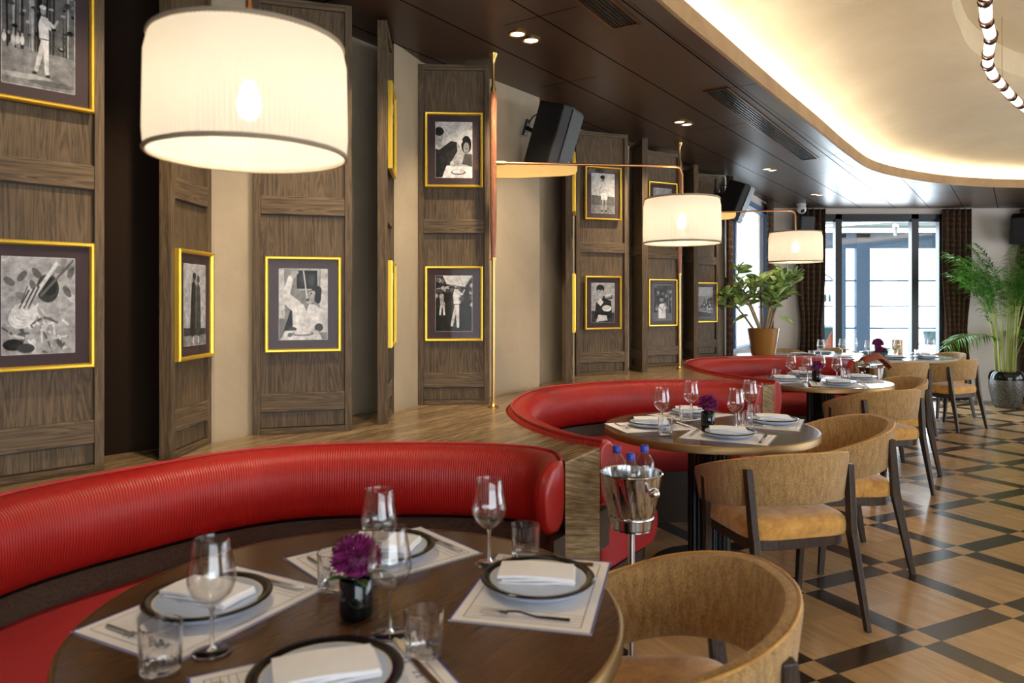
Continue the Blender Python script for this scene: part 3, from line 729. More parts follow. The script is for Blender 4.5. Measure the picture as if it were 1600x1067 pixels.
# ------------------------------------------------------------ armchairs
def make_chair():
    t = empty('armchair', label='x', cat='chair')
    n = 41; th_ = .042
    cl = []
    for i in range(n):
        q = -1+2*i/(n-1); a = abs(q)
        if a < .68: ph = q/.68*pi/2; x = .275*sin(ph); y = -.02-.245*cos(ph)
        else: x = math.copysign(.275-.02*((a-.68)/.32)**2, q); y = -.02+.23*(a-.68)/.32
        top_ = .778-.155*max(0, (a-.12)/.88)**1.5; bot = .555-.085*max(0, (a-.15)/.85)**1.3
        cl.append((x, y, top_, bot))
    rows = []
    for i in range(n):
        x, y, tp, bo = cl[i]; x0, y0 = cl[max(0, i-1)][:2]; x1, y1 = cl[min(n-1, i+1)][:2]
        tt = Vector((x1-x0, y1-y0)).normalized(); o = Vector((tt.y, -tt.x))  # outward
        k = 1 if 0 < i < n-1 else .55
        lean = .022
        h = th_/2*k; r = []
        for (dd, z) in ((-h, bo+.012), (-h*.6, bo), (h*.6, bo), (h, bo+.012), (h+lean*.5, (tp+bo)/2), (h+lean, tp-.016), (h*.75+lean, tp-.004), (0+lean, tp), (-h*.75+lean, tp-.004), (-h+lean, tp-.016), (-h+lean*.5, (tp+bo)/2)):
            r.append((x+o.x*dd, y+o.y*dd, z if k == 1 else bo+(tp-bo)*(.5+(( z-bo)/(tp-bo)-.5)*.94)))
        rows.append(r)
    m_ = len(rows[0]); vs = [v for r in rows for v in r]
    fs = [(i*m_+k, (i+1)*m_+k, (i+1)*m_+(k+1) % m_, i*m_+(k+1) % m_) for i in range(n-1) for k in range(m_)]+[tuple(range(m_)), tuple(reversed([(n-1)*m_+k for k in range(m_)]))]
    bk_ = MB().add(vs, fs).build('backrest', 'tweed', t, smooth=50)
    MB().tube([(r[6][0], r[6][1], r[6][2]+.0015) for r in rows], .0035, 5).build('seam_piping', 'velvet', bk_, smooth=60)
    # cushion
    nx = 14; vs = []; fs = []
    def outline(sx, sy, k):
        o = []
        for i in range(40):
            a = 2*pi*i/40; c_, s_2 = cos(a), sin(a); e = .38
            o.append((math.copysign(abs(c_)**e, c_)*sx*k, .012+math.copysign(abs(s_2)**e, s_2)*sy*k))
        return o
    lay = [(1, .400), (1.02, .412), (1.025, .44), (1.01, .462), (.96, .478), (.8, .487), (.4, .492)]
    mb = MB(); pr = None
    for k, z in lay:
        o = [(x, y, z) for x, y in outline(.25, .245, k)]
        if pr: mb.quadstrip(pr, o, True)
        else: mb.add(o, [tuple(range(40))])
        pr = o
    mb.add(pr, [tuple(range(40))]); mb.build('seat_cushion', 'velvet', t, smooth=60, merge=True)
    o = outline(.245, .235, 1); MB().prism(o, .352, .402).build('seat_frame', 'leg', t, bevel=.004)
    for sx in (-1, 1):
        mb = MB(); mb.bar((sx*.250, -.195, .70), (sx*.238, -.225, .40), .030, .034, .032, .044, up=(0, 1, 0)); mb.bar((sx*.238, -.225, .41), (sx*.257, -.305, .0), .032, .046, .022, .028, up=(0, 1, 0)); mb.build('leg', 'leg', t, bevel=.004)
        mb = MB(); mb.bar((sx*.293, .10, .61), (sx*.255, .15, .38), .030, .036, .030, .040, up=(0, 1, 0)); mb.bar((sx*.255, .15, .39), (sx*.248, .175, .0), .030, .040, .024, .028, up=(0, 1, 0)); mb.build('leg', 'leg', t, bevel=.004)
    return t
KC = Kind(make_chair())
def face(dx_, dy_): return math.atan2(dy_, dx_)-pi/2
chairs = [((.345, 1.715), (-1, -.05), 'mustard tweed armchair at the bottom of the photo, pulled up to the near table'),
          ((1.205, 3.39), (-.23, .97), 'mustard tweed armchair with its back to the camera, beside the ice bucket stand'),
          ((1.77, 4.07), (-1, -.02), 'mustard tweed armchair on the aisle side of the middle table'),
          ((2.75, 5.60), (-.25, .97), 'mustard tweed armchair with its back to the camera at the third table'),
          ((3.16, 6.22), (-1, -.05), 'mustard tweed armchair on the aisle side of the third table'),
          ((4.17, 8.00), (-.05, 1), 'mustard tweed armchair with its back to the camera at the far pale table'),
          ((4.90, 8.32), (-.45, .89), 'mustard tweed armchair standing nearest the palm, at the far pale table'),
          ((5.28, 9.15), (-1, -.1), 'mustard tweed armchair at the right end of the far pale table, below the palm fronds'),
          ((4.40, 9.86), (0, -1), 'mustard tweed armchair behind the far pale table by the glass doors'),
          ((3.74, 9.66), (.45, -.9), 'mustard tweed armchair at the left end of the far pale table by the curtain')]
for (x, y), d, l in chairs: KC.put((x, y, 0), face(*d), l, 'mustard armchairs')

# ------------------------------------------------------------ far oval table with its things
FT = (4.25, 8.85)
t = empty('oval_table', (*FT, 0), 0, 'long pale stone topped table farthest away by the glass doors', 'table')
def oval(a, b2, n=72): return [(math.copysign(abs(cos(2*pi*k/n))**.8, cos(2*pi*k/n))*a, math.copysign(abs(sin(2*pi*k/n))**.8, sin(2*pi*k/n))*b2) for k in range(n)]
MB().prism(oval(1.0, .62), .715, .75).build('tabletop', 'paletop', t, bevel=.004)
MB().solid([(.13, .03), (.13, .712)], (-.5, 0, 0), 24).build('pedestal', 'black_metal', t); MB().solid([(.13, .03), (.13, .712)], (.5, 0, 0), 24).build('pedestal', 'black_metal', t)
MB().prism(oval(.8, .3), 0, .03).build('foot_plate', 'black_metal', t)
names = ['far left', 'back left', 'back right', 'right end', 'front left', 'front middle', 'front right']
for (a, b2), l in zip([(-.78, .05), (-.35, .38), (.25, .38), (.72, .1), (-.45, -.35), (.15, -.38), (.55, -.32)], names):
    x, y = FT[0]+a, FT[1]+b2
    KP.put((x, y, .7505), 0, f'black rimmed plate at the {l} of the far pale table', 'black rimmed plates')
    KN.put((x, y, .7505+.0262), .2, f'folded white napkin on the {l} plate of the far pale table', 'folded napkins')
for (a, b2), l in zip([(-.62, -.2), (-.30, -.05), (.72, -.12), (-.13, -.34), (-.05, .20), (.40, .02)], ['leftmost', 'left of the flower bowl', 'rightmost', 'nearest the flower bowl', 'behind the flower bowl', 'right of the flower bowl']):
    KW.put((FT[0]+a, FT[1]+b2, .7505), 0, f'wine glass on the far pale table, {l}', 'wine glasses')
for (a, b2), l in zip([(-.72, -.18), (.62, -.02), (.30, -.1), (-.15, .1)], ['leftmost', 'rightmost', 'right of the flower bowl', 'left of the flower bowl']):
    KT.put((FT[0]+a, FT[1]+b2, .7505), 0, f'water tumbler on the far pale table, {l}', 'water tumblers')
bx_, by_ = FT[0]+.06, FT[1]-.22
tag(MB().lathe([(.001, 0), (.06, 0), (.085, .02), (.092, .07), (.088, .07), (.08, .025), (.001, .012)], n=32).build('flower_bowl', 'teal', smooth=50, loc=(bx_, by_, .7505)), 'teal glazed bowl holding flowers on the far pale table', 'bowl')
t = empty('flower_arrangement', (bx_, by_, .7505), 0, 'purple blossoms and fern leaves in the teal bowl on the far table', 'flowers')
mb = MB(); flower_head(mb, (-.03, -.02, .17), .068, 200); mb.sphere((-.03, -.02, .17), .045, 10, 8); mb.build('blossom', 'petal', t); mb = MB(); flower_head(mb, (-.02, -.05, .09), .058, 200); mb.sphere((-.02, -.05, .09), .04, 10, 8); mb.build('blossom', 'petal', t)
mb = MB()
for k in range(110): a = k*2.4; leaf_quad(mb, (.02, 0, .05), (cos(a)*.9+.2, sin(a)*.6, .3+random.random()*.8), .11+.08*random.random(), .026, .3)
mb.build('foliage', 'leaf_dark', t)
t = empty('amber_candle_holder', (FT[0]+.50, FT[1]+.22, .7505), 0, 'pale amber candle lantern on the right of the far pale table', 'candle holder')
MB().lathe([(.001, 0), (.06, 0), (.06, .19), (.055, .19), (.055, .01), (.001, .01)], n=24).build('glass_sleeve', 'wax', t, smooth=40); MB().solid([(.03, .01), (.03, .11)], n=16).build('candle', 'paper', t)

# ------------------------------------------------------------ ice buckets and bottles
def bucket():
    t = empty('ice_bucket', label='x', cat='ice bucket'); n = 72
    rows = []
    for i in range(12):
        z = .045+.15*i/11; r = .078+.030*(i/11)**.9
        rows.append([((r+.0022*sin(18*(2*pi*k/n)+i*.45))*cos(2*pi*k/n), (r+.0022*sin(18*(2*pi*k/n)+i*.45))*sin(2*pi*k/n), z) for k in range(n)])
    mb = MB().lathe([(.001, 0), (.068, 0), (.074, .004), (.078, .045)], n=n)
    for p, q in zip(rows, rows[1:]): mb.quadstrip(p, q, True)
    mb.lathe([(.108, .195), (.113, .199), (.110, .202), (.105, .199), (.098, .15), (.074, .05), (.001, .05)], n=n)
    mb.build('body', 'steel', t, smooth=40)
    MB().tube([(.081*cos(2*pi*k/40), .081*sin(2*pi*k/40), .042) for k in range(41)], .004, 6).build('band', 'steel', t, smooth=60)
    for s in (-1, 1):
        mb = MB().tube([(s*.100, 0, .155), (s*.118, 0, .155)], .006, 8); mb.sphere((s*.128, 0, .150), .020, 16, 10); mb.build('knob', 'steel', t, smooth=60)
    return t
KBk = Kind(bucket())
BX = (.432, 2.66)
t = empty('bucket_stand', (*BX, 0), 0, 'slim chrome floor stand holding the near ice bucket by the stone divider', 'stand', 'ice bucket stands')
MB().solid([(.12, 0), (.12, .008), (.02, .02), (.012, .03)], n=40).build('foot', 'steel', t, smooth=40)
MB().solid([(.0125, .02), (.0125, .598)], n=20).build('pole', 'steel', t, smooth=40)
MB().solid([(.02, .592), (.072, .598), (.072, .602)], n=32).build('tray', 'steel', t, smooth=40)
KS = Kind(t); KS.put((*BX, 0))
b0 = KBk.put((*BX, .602), R(-62), 'polished fluted steel ice bucket holding three bottles, beside the near stone divider', 'ice buckets')
def bottle_():
    t = empty('water_bottle', label='x', cat='bottle')
    MB().lathe([(.001, 0), (.036, 0), (.038, .01), (.038, .150), (.034, .172), (.020, .192), (.013, .203), (.0125, .21)], n=28).build('glass_body', 'bottle', t, smooth=60)
    MB().solid([(.0148, .202), (.0152, .204), (.0152, .225), (.013, .228)], n=20).build('cap', 'cap', t, smooth=40)
    return t
KBt = Kind(bottle_())
for (a, b2, dz), l in zip([(-.048, .035, .01), (-.010, -.045, .0), (.05, .02, .015)], ['left', 'front', 'right']):
    KBt.put((BX[0]+a, BX[1]+b2, .602+.050+dz), 0, f'clear water bottle with blue cap, {l} one in the near ice bucket', 'water bottles')
B2X = (3.36, 6.88)
KS.put((*B2X, 0), 0, 'slim chrome floor stand holding the far ice bucket by the third table', 'ice bucket stands')
KBk.put((*B2X, .602), .4, 'fluted steel ice bucket with a brown cloth over it, beside the third table', 'ice buckets')
for (a, b2), l in zip([(-.045, -.02), (-.005, -.04)], ['left', 'right']): KBt.put((B2X[0]+a, B2X[1]+b2, .665), 0, f'clear water bottle with blue cap, {l} one in the far ice bucket', 'water bottles')
mb = MB(); A = []; nn_ = 14
for i in range(nn_+1):
    u_ = i/nn_; x = -.10+.30*u_; z = .862+.045*sin(u_*pi*.8)-(.10*max(0, u_-.55)*2.2)
    A.append((x, -.085+.02*u_, z-.02)); A.append((x, 0, z+.03)); A.append((x+.01, .085, z-.02))
f = []
for i in range(nn_):
    for j in range(2): a = i*3+j; f.append((a, a+3, a+4, a+1))
ob = mb.add(A, f).build('leather_cloth', 'orange_leather', smooth=60, loc=(*B2X, 0)); so = ob.modifiers.new('s', 'SOLIDIFY'); so.thickness = .004
tag(ob, 'rust brown leather cloth draped over the far ice bucket', 'cloth')

# ------------------------------------------------------------ boom lamps
def boom_lamp(base, hang, label, ztop=1.976):
    t = empty('boom_lamp', (*base, LZ), 0, label, 'lamp', 'brass boom lamps with drum shades')
    B = Vector((0, 0)); Hh = Vector((hang[0]-base[0], hang[1]-base[1])); az = 2.156-LZ
    MB().solid([(.030, 0), (.030, .006), (.016, .012), (.010, .03)], n=24).build('foot', 'brass', t, smooth=50)
    mb = MB().solid([(.0095, .02), (.0095, .785), (.016, .786), (.016, .80), (.0095, .801), (.0075, 1.67), (.014, 1.675), (.016, 1.70), (.0085, 1.72), (.0075, CZ-LZ-.06), (.012, CZ-LZ-.03), (.022, CZ-LZ-.012), (.024, CZ-LZ-.001)], n=20)
    mb.build('pole', 'brass', t, smooth=25)
    MB().solid([(.013, .80), (.018, .95), (.018, 1.68)], n=20).build('pole_sleeve', 'copper', t, smooth=50)
    d = Hh.normalized(); L = Hh.length; P3 = lambda s, z: (d.x*s, d.y*s, z)
    arm_ = MB().tube([P3(0, az), P3(L-.04, az), P3(L-.012, az-.01), P3(L, az-.04), P3(L, ztop-LZ-.04)], .0075, 10).build('arm', 'copper_rod', t, smooth=60)
    MB().tube([P3(.0, az), P3(.06, az)], .012, 12).build('arm_collar', 'brass', arm_, smooth=50)
    # tapering brass fin under the arm
    n2 = Vector((-d.y, d.x))*.004; prof = [(0.01, az-.005), (.01, az-.082), (.12, az-.082), (.40, az-.064), (.44, az-.055), (.455, az-.035), (.455, az-.005)]
    A = [(d.x*s+n2.x, d.y*s+n2.y, z) for s, z in prof]; B_ = [(d.x*s-n2.x, d.y*s-n2.y, z) for s, z in prof]
    k = len(prof); MB().add(A+B_, [tuple(range(k)), tuple(reversed(range(k, 2*k)))]+[(i, (i+1) % k, k+(i+1) % k, k+i) for i in range(k)]).build('arm_fin', 'brass', arm_, bevel=.002)
    hx, hy = Hh; zt = ztop-LZ; zb = 1.737-LZ
    sh = MB().lathe([(.197, zt), (.2055, zt-.04), (.208, zb+.04), (.205, zb)], (hx, hy, 0), 260, .010).build('lamp_shade', 'shade', t, smooth=80)
    for r, z in ((.199, zt), (.2065, zb)): MB().tube([(hx+r*cos(2*pi*q/64), hy+r*sin(2*pi*q/64), z) for q in range(65)], .0052, 6).build('shade_rim', 'skin_cream', sh, smooth=60)
    mb = MB()
    for q in range(3): a = q*2*pi/3; mb.tube([(hx, hy, zt-.01), (hx+.197*cos(a), hy+.197*sin(a), zt-.004)], .002, 5)
    mb.solid([(.016, zt-.08), (.018, zt-.07), (.018, zt-.02), (.008, zt)], (hx, hy, 0), 16); fit_ = mb.build('fitting', 'brass', t, smooth=50)
    MB().lathe([(.001, zt-.165), (.018, zt-.155), (.026, zt-.13), (.016, zt-.09), (.012, zt-.08)], (hx, hy, 0), 18).build('bulb', 'bulb', fit_, smooth=60)
    lamp('POINT', 'boom_lamp_light', (hang[0], hang[1], ztop-.13), 14, (1, .86, .68), shadow_soft_size=.035)
    return t
boom_lamp((-1.62, 1.66), (-.572, 1.60), 'big pleated drum shade lamp hanging over the near table, its post out of view')
boom_lamp((-.10, 3.93), (.93, 4.03), 'pleated drum shade on a brass arm and tall post beside the upper photo frame')
boom_lamp((1.40, 6.15), (2.31, 6.0), 'farthest pleated drum shade on a thin brass arm in front of the windows')

# ------------------------------------------------------------ panels with framed photographs
def panel(a, b2, label, th_=.045, name='wood_panel'):
    a = Vector(a); b2 = Vector(b2); L = (b2-a).length; rz = math.atan2((b2-a).y, (b2-a).x)
    t = empty(name, (a.x, a.y, LZ), rz, label, 'wall panel', 'smoked oak panels')
    H = 2.715-LZ
    mb = MB(); s_w = .030
    MB().box((s_w/2, th_/2, H/2), (s_w, th_, H)).build('stile', 'panel', t, bevel=.0015); MB().box((L-s_w/2, th_/2, H/2), (s_w, th_, H)).build('stile', 'panel', t, bevel=.0015)
    MB().box((L/2, th_/2, .012), (L-2*s_w, th_, .024)).build('end_rail', 'panel_rail', t, bevel=.0015); MB().box((L/2, th_/2, H-.015), (L-2*s_w, th_, .03)).build('end_rail', 'panel_rail', t, bevel=.0015)
    MB().box((L/2, .014+.012, H/2), (L-2*s_w-.001, .020, H-.056)).build('field_board', 'panel', t)
    for z in (1.83-LZ, .985-LZ):
        MB().box((L/2, .008, z), (L-2*s_w-.001, .014, .078)).build('cross_rail', 'panel_rail', t, bevel=.002)
        MB().box((L/2, .0153, z-.0425), (L-2*s_w-.001, .0008, .004)).build('shadow_strip', 'black', t)  # black strip painted in as the shadow line under the rail
    return t, L
# ---- print drawing tools, unit square (x right, y up), grey index
def ell(g, cx, cy, rx, ry, rot=0, n=20): return (g, [(cx+rx*cos(2*pi*k/n)*cos(rot)-ry*sin(2*pi*k/n)*sin(rot), cy+rx*cos(2*pi*k/n)*sin(rot)+ry*sin(2*pi*k/n)*cos(rot)) for k in range(n)])
def limb(g, x0, y0, x1, y1, w0, w1=None):
    w1 = w0 if w1 is None else w1; a = Vector((x0, y0)); b2 = Vector((x1, y1)); d = (b2-a).normalized(); n = Vector((-d.y, d.x))
    return (g, [tuple(a+n*w0/2), tuple(a-d*w0*.3), tuple(a-n*w0/2), tuple(b2-n*w1/2), tuple(b2+d*w1*.3), tuple(b2+n*w1/2)])
def pol(g, *p): return (g, list(p))
def full(g): return pol(g, (0, 0), (1, 0), (1, 1), (0, 1))
rnd = random.Random(3)
def woods(top=0, lo=.42):
    s = [full(3), pol(4, (0, 0), (1, 0), (1, lo-.06), (0, lo))]
    for k in range(26): x = rnd.random(); w = .008+rnd.random()*.02; s.append(pol(rnd.choice((0, 0, 1, 5)), (x, lo-.05), (x+w, lo-.05), (x+w*.8+rnd.uniform(-.02, .02), 1), (x+rnd.uniform(-.02, .02), 1)))
    for k in range(40): s.append(ell(rnd.choice((0, 1, 2, 5)), rnd.random(), lo+rnd.random()*(1-lo), .02+.03*rnd.random(), .01+.02*rnd.random()))
    return s
def golfer(cx, cy, h, g1=6, g2=7, flip=1, hat=True):
    X = lambda x: cx+flip*x*h; Y = lambda y: cy+y*h
    s = [limb(g1, X(.02), Y(.5), X(-.12), Y(.08), .10*h, .07*h), limb(g2, X(.05), Y(.5), X(.07), Y(.05), .11*h, .07*h),
         ell(1, X(-.15), Y(.04), .045*h, .02*h), ell(1, X(.09), Y(.02), .045*h, .02*h),
         pol(g2, (X(-.06), Y(.50)), (X(.11), Y(.50)), (X(.10), Y(.66)), (X(.09), Y(.80)), (X(-.03), Y(.82)), (X(-.08), Y(.70))), limb(2, X(-.06), Y(.51), X(.11), Y(.51), .015*h),
         limb(g1, X(.05), Y(.77), X(.20), Y(.70), .06*h, .045*h), limb(5, X(.20), Y(.70), X(.27), Y(.80), .045*h, .035*h), limb(g1, X(-.02), Y(.78), X(.14), Y(.66), .055*h, .04*h),
         ell(5, X(.0), Y(.89), .045*h, .055*h), limb(2, X(.27), Y(.82), X(.12), Y(1.05), .008*h)]
    s.append(ell(g2 if hat else 1, X(0), Y(.935), .06*h, .03*h)); return s
def crowd(y, x0=0, x1=1, n=10):
    s = []
    for k in range(n): x = x0+(x1-x0)*(k+.5)/n; s += [ell(rnd.choice((1, 6, 7)), x, y, .028, .05), ell(5, x, y+.055, .014, .02)]
    return s
def art_golf_woods(): return woods()+crowd(.46, 0, .3, 5)+[ell(5, .3, .1, .4, .03), ell(3, .7, .06, .35, .03)]+golfer(.55, .12, .78)
def art_pasta():
    s = [full(5)]+[ell(rnd.choice((3, 4, 6)), rnd.random(), rnd.random(), .08, .04, rnd.random()*3) for k in range(20)]
    s += [ell(2, .62, .68, .16, .15), ell(1, .64, .70, .11, .10), limb(6, .75, .95, .45, .62, .05), limb(3, .98, .98, .52, .60, .03), limb(7, .74, .95, .46, .63, .012)]
    for k in range(5): s.append(limb(6 if k % 2 else 3, .46-.03*k, .66+.01*k, .24-.03*k+.06, .38, .018))
    for k in range(46):
        a = rnd.random(); x = .08+.8*rnd.random(); y = .02+.38*rnd.random(); s.append(limb(rnd.choice((3, 6, 7, 7, 5)), x, y, x+rnd.uniform(-.22, .22), y+rnd.uniform(-.12, .2), .028, .024))
    for k in range(12): s.append(ell((7, 6)[k % 2], .28+.006*k, .40+.008*k, .2-.012*k, .13-.008*k, .3))
    for k in range(5): s.append(limb(6 if k % 2 else 2, .50-.035*k, .70-.01*k, .30-.03*k+.05, .47, .022, .016))
    s += [ell(1, .15, .1, .14, .06), ell(2, .32, .06, .12, .05)]; return s
def art_couple(): return [full(5), pol(2, (0, 0), (1, 0), (1, .2), (0, .22)), pol(4, (0, 0), (1, 0), (1, .12), (0, .12)), limb(1, .45, .75, .4, .15, .2, .26), limb(2, .65, .72, .66, .15, .18, .24), ell(3, .47, .83, .07, .05), ell(2, .65, .82, .07, .05), ell(1, .47, .86, .08, .04), limb(6, .42, .1, .42, .03, .05), limb(6, .66, .1, .66, .03, .05)]
def art_eater(): return [full(4), pol(6, (.82, .1), (1, .1), (1, 1), (.86, 1)), pol(6, (.0, .3), (.12, .3), (.10, 1), (0, 1)), pol(5, (.40, .70), (.84, .70), (.84, 1), (.36, 1)), pol(0, (.36, .72), (.79, .72), (.79, .98), (.36, .98)), ell(2, .48, .86, .06, .07), ell(2, .66, .84, .07, .08), pol(0, (.08, .10), (.26, .48), (.34, .30), (.30, .10)),
    limb(7, .24, .88, .13, .60, .11, .15), limb(7, .12, .60, .40, .44, .17, .20), pol(7, (.28, .10), (.82, .10), (.93, .28), (.90, .42), (.72, .50), (.40, .50), (.27, .40)), pol(4, (.50, .50), (.62, .50), (.56, .40)), ell(5, .30, .92, .06, .055), ell(5, .35, .95, .05, .03),
    ell(0, .76, .66, .13, .095, .5), ell(5, .655, .60, .115, .075, .75), ell(0, .80, .60, .07, .09), ell(0, .585, .565, .028, .020), ell(1, .66, .655, .025, .010, .6), ell(3, .62, .625, .02, .01), limb(7, .50, .97, .575, .58, .018), limb(5, .52, .95, .59, .58, .008),
    limb(6, .86, .38, .90, .20, .12, .09), ell(2, .82, .17, .09, .06), ell(2, .26, .15, .10, .035), pol(7, (.02, 0), (.9, 0), (.80, .13), (.12, .13)), ell(4, .48, .085, .24, .035), ell(7, .48, .095, .18, .022), ell(3, .22, .07, .05, .03)]
def art_dinner(): return [full(5), pol(6, (0, .5), (1, .55), (1, 1), (0, 1)), pol(1, (0, .0), (.32, .02), (.40, .25), (.66, .55), (.60, .64), (.42, .66), (.1, .5), (0, .52)), ell(5, .08, .72, .12, .16), ell(1, .1, .83, .13, .08), ell(0, .84, .60, .14, .16), ell(4, .84, .54, .08, .10), pol(2, (.72, .25), (1, .2), (1, .42), (.8, .44)), limb(5, .6, .62, .66, .3, .05, .04), ell(6, .66, .66, .08, .05), pol(7, (.18, .0), (1, .0), (1, .2), (.3, .22)), ell(3, .62, .1, .2, .05), ell(7, .62, .11, .17, .035), ell(6, .45, .26, .05, .04), limb(1, .88, .52, .80, .52, .01)]
def art_swing():
    s = [full(1)]+[ell(rnd.choice((0, 2, 3, 5)), rnd.random(), .45+.55*rnd.random(), .05, .04) for k in range(45)]+[pol(1, (0, 0), (1, 0), (1, .33), (0, .33)), pol(6, (.3, .85), (.8, .8), (1, 1), (.2, 1))]
    s += [limb(5, .16, .66, .18, .45, .12, .09), limb(6, .15, .45, .12, .3, .05), limb(6, .22, .45, .24, .3, .05), ell(2, .17, .71, .04, .04)]+golfer(.55, .03, .9, 6, 7); s += [limb(5, .02, .76, .55, .84, .012)]; return s
def art_lady(): return [full(6), pol(3, (0, 0), (1, 0), (1, .42), (0, .45)), pol(4, (0, 0), (1, 0), (1, .2), (0, .2)), limb(5, .5, .35, .46, .08, .07, .05), limb(5, .62, .35, .62, .08, .07, .05), pol(7, (.40, .5), (.70, .5), (.68, .34), (.42, .34)), pol(6, (.42, .5), (.68, .5), (.66, .78), (.46, .78)), limb(5, .46, .72, .36, .6, .05), ell(4, .5, .86, .07, .07), ell(1, .48, .91, .10, .05), limb(2, .36, .6, .32, .1, .01), ell(1, .45, .06, .05, .02), ell(1, .63, .06, .05, .02)]
def art_plate_man(): return [full(5), pol(2, (0, 0), (1, 0), (1, .25), (0, .3)), pol(1, (.1, .1), (.9, .12), (.85, .55), (.5, .62), (.2, .5)), ell(1, .38, .86, .18, .10), ell(5, .38, .76, .13, .12), ell(1, .38, .88, .15, .06), pol(7, (.25, .5), (.38, .62), (.52, .52), (.40, .42)), limb(1, .5, .62, .9, .64, .1, .08), ell(4, .74, .66, .18, .05, .15), ell(6, .72, .69, .15, .03, .15), ell(7, .66, .36, .2, .08), ell(6, .66, .37, .15, .055), pol(6, (.2, .02), (.7, .06), (.65, .18), (.3, .2)), limb(1, .3, .78, .36, .78, .012)]
def art_white_shirt():
    s = [full(1)]+[ell(rnd.choice((0, 2, 3, 4)), rnd.random(), .3+.7*rnd.random(), .06, .05) for k in range(36)]
    return s+[pol(3, (0, 0), (1, 0), (1, .2), (0, .22)), limb(3, .85, .95, .8, .2, .05), pol(7, (.28, .05), (.68, .05), (.66, .42), (.58, .48), (.36, .46), (.26, .36)), ell(4, .47, .60, .08, .09), ell(0, .46, .67, .10, .05), limb(5, .6, .42, .75, .34, .06), limb(5, .3, .38, .5, .28, .06), limb(2, .5, .28, .8, .8, .012)]
def art_crowd():
    s = [full(4), pol(5, (0, .7), (1, .75), (1, 1), (0, 1)), pol(2, (0, .3), (.6, .6), (1, .7), (1, .3))]
    for k in range(70): x = .3+.7*rnd.random(); y = .08+.55*rnd.random(); s.append(ell(rnd.choice((0, 1, 5, 6)), x, y, .025, .03))
    return s+[pol(1, (0, 0), (1, 0), (1, .12), (0, .2))]
def picture(pan, L, zc, art, label, w=.315, h=.41, xc=None):
    p0 = pan.matrix_basis; xc = L/2 if xc is None else xc
    loc = p0 @ Vector((xc, -.002, zc-LZ))
    t = empty('framed_photograph', loc, pan.rotation_euler[2], label, 'picture frame', 'gilt framed black and white photographs')
    d = .020; fw = .015; y0 = .001
    mb = MB()
    pr = [(0, 0), (0, -.016), (.004, -.021), (.010, -.020), (fw, -.012), (fw, 0)]   # (inward, y)
    cs = [(-w/2, -h/2, 1, 1), (w/2, -h/2, -1, 1), (w/2, h/2, -1, -1), (-w/2, h/2, 1, -1)]
    rows = [[(x+sx*a, y0+yy, z+sz*a) for a, yy in pr] for x, z, sx, sz in cs]
    k = len(pr); vs = [v for r in rows for v in r]; fs = [(i*k+j, ((i+1) % 4)*k+j, ((i+1) % 4)*k+(j+1) % k, i*k+(j+1) % k) for i in range(4) for j in range(k)]
    mb.add(vs, fs).build('frame', 'gold', t, smooth=30)
    mo_ = MB().box((0, -.004, 0), (w-2*fw+.004, .004, h-2*fw+.004)).build('mount', 'matboard', t)
    pw, ph = (w-2*fw)*.70, (h-2*fw)*.80
    by = {}
    mb = MB()
    shapes = art()
    mb.cur = 7; mb.add([(-pw/2-.0012, -.00615, -ph/2-.0012), (pw/2+.0012, -.00615, -ph/2-.0012), (pw/2+.0012, -.00615, ph/2+.0012), (-pw/2-.0012, -.00615, ph/2+.0012)], [(0, 1, 2, 3)])
    for i, (g, pts) in enumerate(shapes):
        y = -.0063-i*.000012*(1 if len(shapes) < 60 else .5)
        mb.cur = g; P_ = [(min(1, max(0, a)), min(1, max(0, b3))) for a, b3 in pts]
        mb.add([((a-.5)*pw, y, (b3-.5)*ph) for a, b3 in P_], [tuple(range(len(P_)))])
    mb.build('photograph', GREY, mo_)
    MB().box((0, -.0095, 0), (w-2*fw, .001, h-2*fw)).build('glass', 'picture_glass', t)
    return t
PZ = (2.245, 1.405)
P1, L1 = panel((-1.64, 2.19), (-1.37, 2.474), 'smoked oak panel at the left edge of the photo')
P2, L2 = panel((-1.213, 2.622), (-1.206, 2.955), 'smoked oak panel seen obliquely, second from the left, behind the big lampshade')
P3, L3 = panel((-1.095, 3.113), (-.703, 3.232), 'smoked oak panel with the photograph of a man eating spaghetti')
P4, L4 = panel((-.576, 3.396), (-.612, 3.79), 'smoked oak panel seen edge on, left of the tall brass post')
P5, L5 = panel((-.514, 4.021), (-.123, 4.046), 'smoked oak panel facing the camera just left of the tall brass post')
P6, L6 = panel((.412, 5.042), (.452, 5.44), 'smoked oak panel seen edge on below the nearest black loudspeaker')
P7, L7 = panel((.488, 5.579), (.905, 5.745), 'smoked oak panel right of the nearest loudspeaker with two photographs')
P8, L8 = panel((.990, 6.22), (1.035, 5.853), 'dark smoked oak panel seen edge on right of the two photograph panel')
P9, L9 = panel((1.118, 6.303), (1.49, 6.50), 'smoked oak panel partly behind the middle lampshade')
P10, L10 = panel((1.69, 7.36), (1.73, 7.0), 'smoked oak panel seen edge on behind the second brass post')
P11, L11 = panel((1.82, 7.48), (2.14, 7.62), 'last smoked oak panel farthest from the camera beside the window')
picture(P1, L1, PZ[0], art_golf_woods, 'gilt framed photo of a golfer before pine woods, top left corner', xc=.20)
picture(P1, L1, PZ[1], art_pasta, 'gilt framed photo of pasta twirled on a fork, at the left edge', xc=.20)
picture(P2, L2, PZ[0], art_couple, 'gilt framed photo high on the oblique panel, hidden by the big lampshade', w=.29)
picture(P2, L2, PZ[1], art_couple, 'gilt framed photo of two standing figures on the oblique panel', w=.29)
picture(P3, L3, PZ[1], art_eater, 'gilt framed photo of a man lowering spaghetti into his mouth')
picture(P4, L4, PZ[0], art_swing, 'upper gilt frame seen edge on left of the brass post panel')
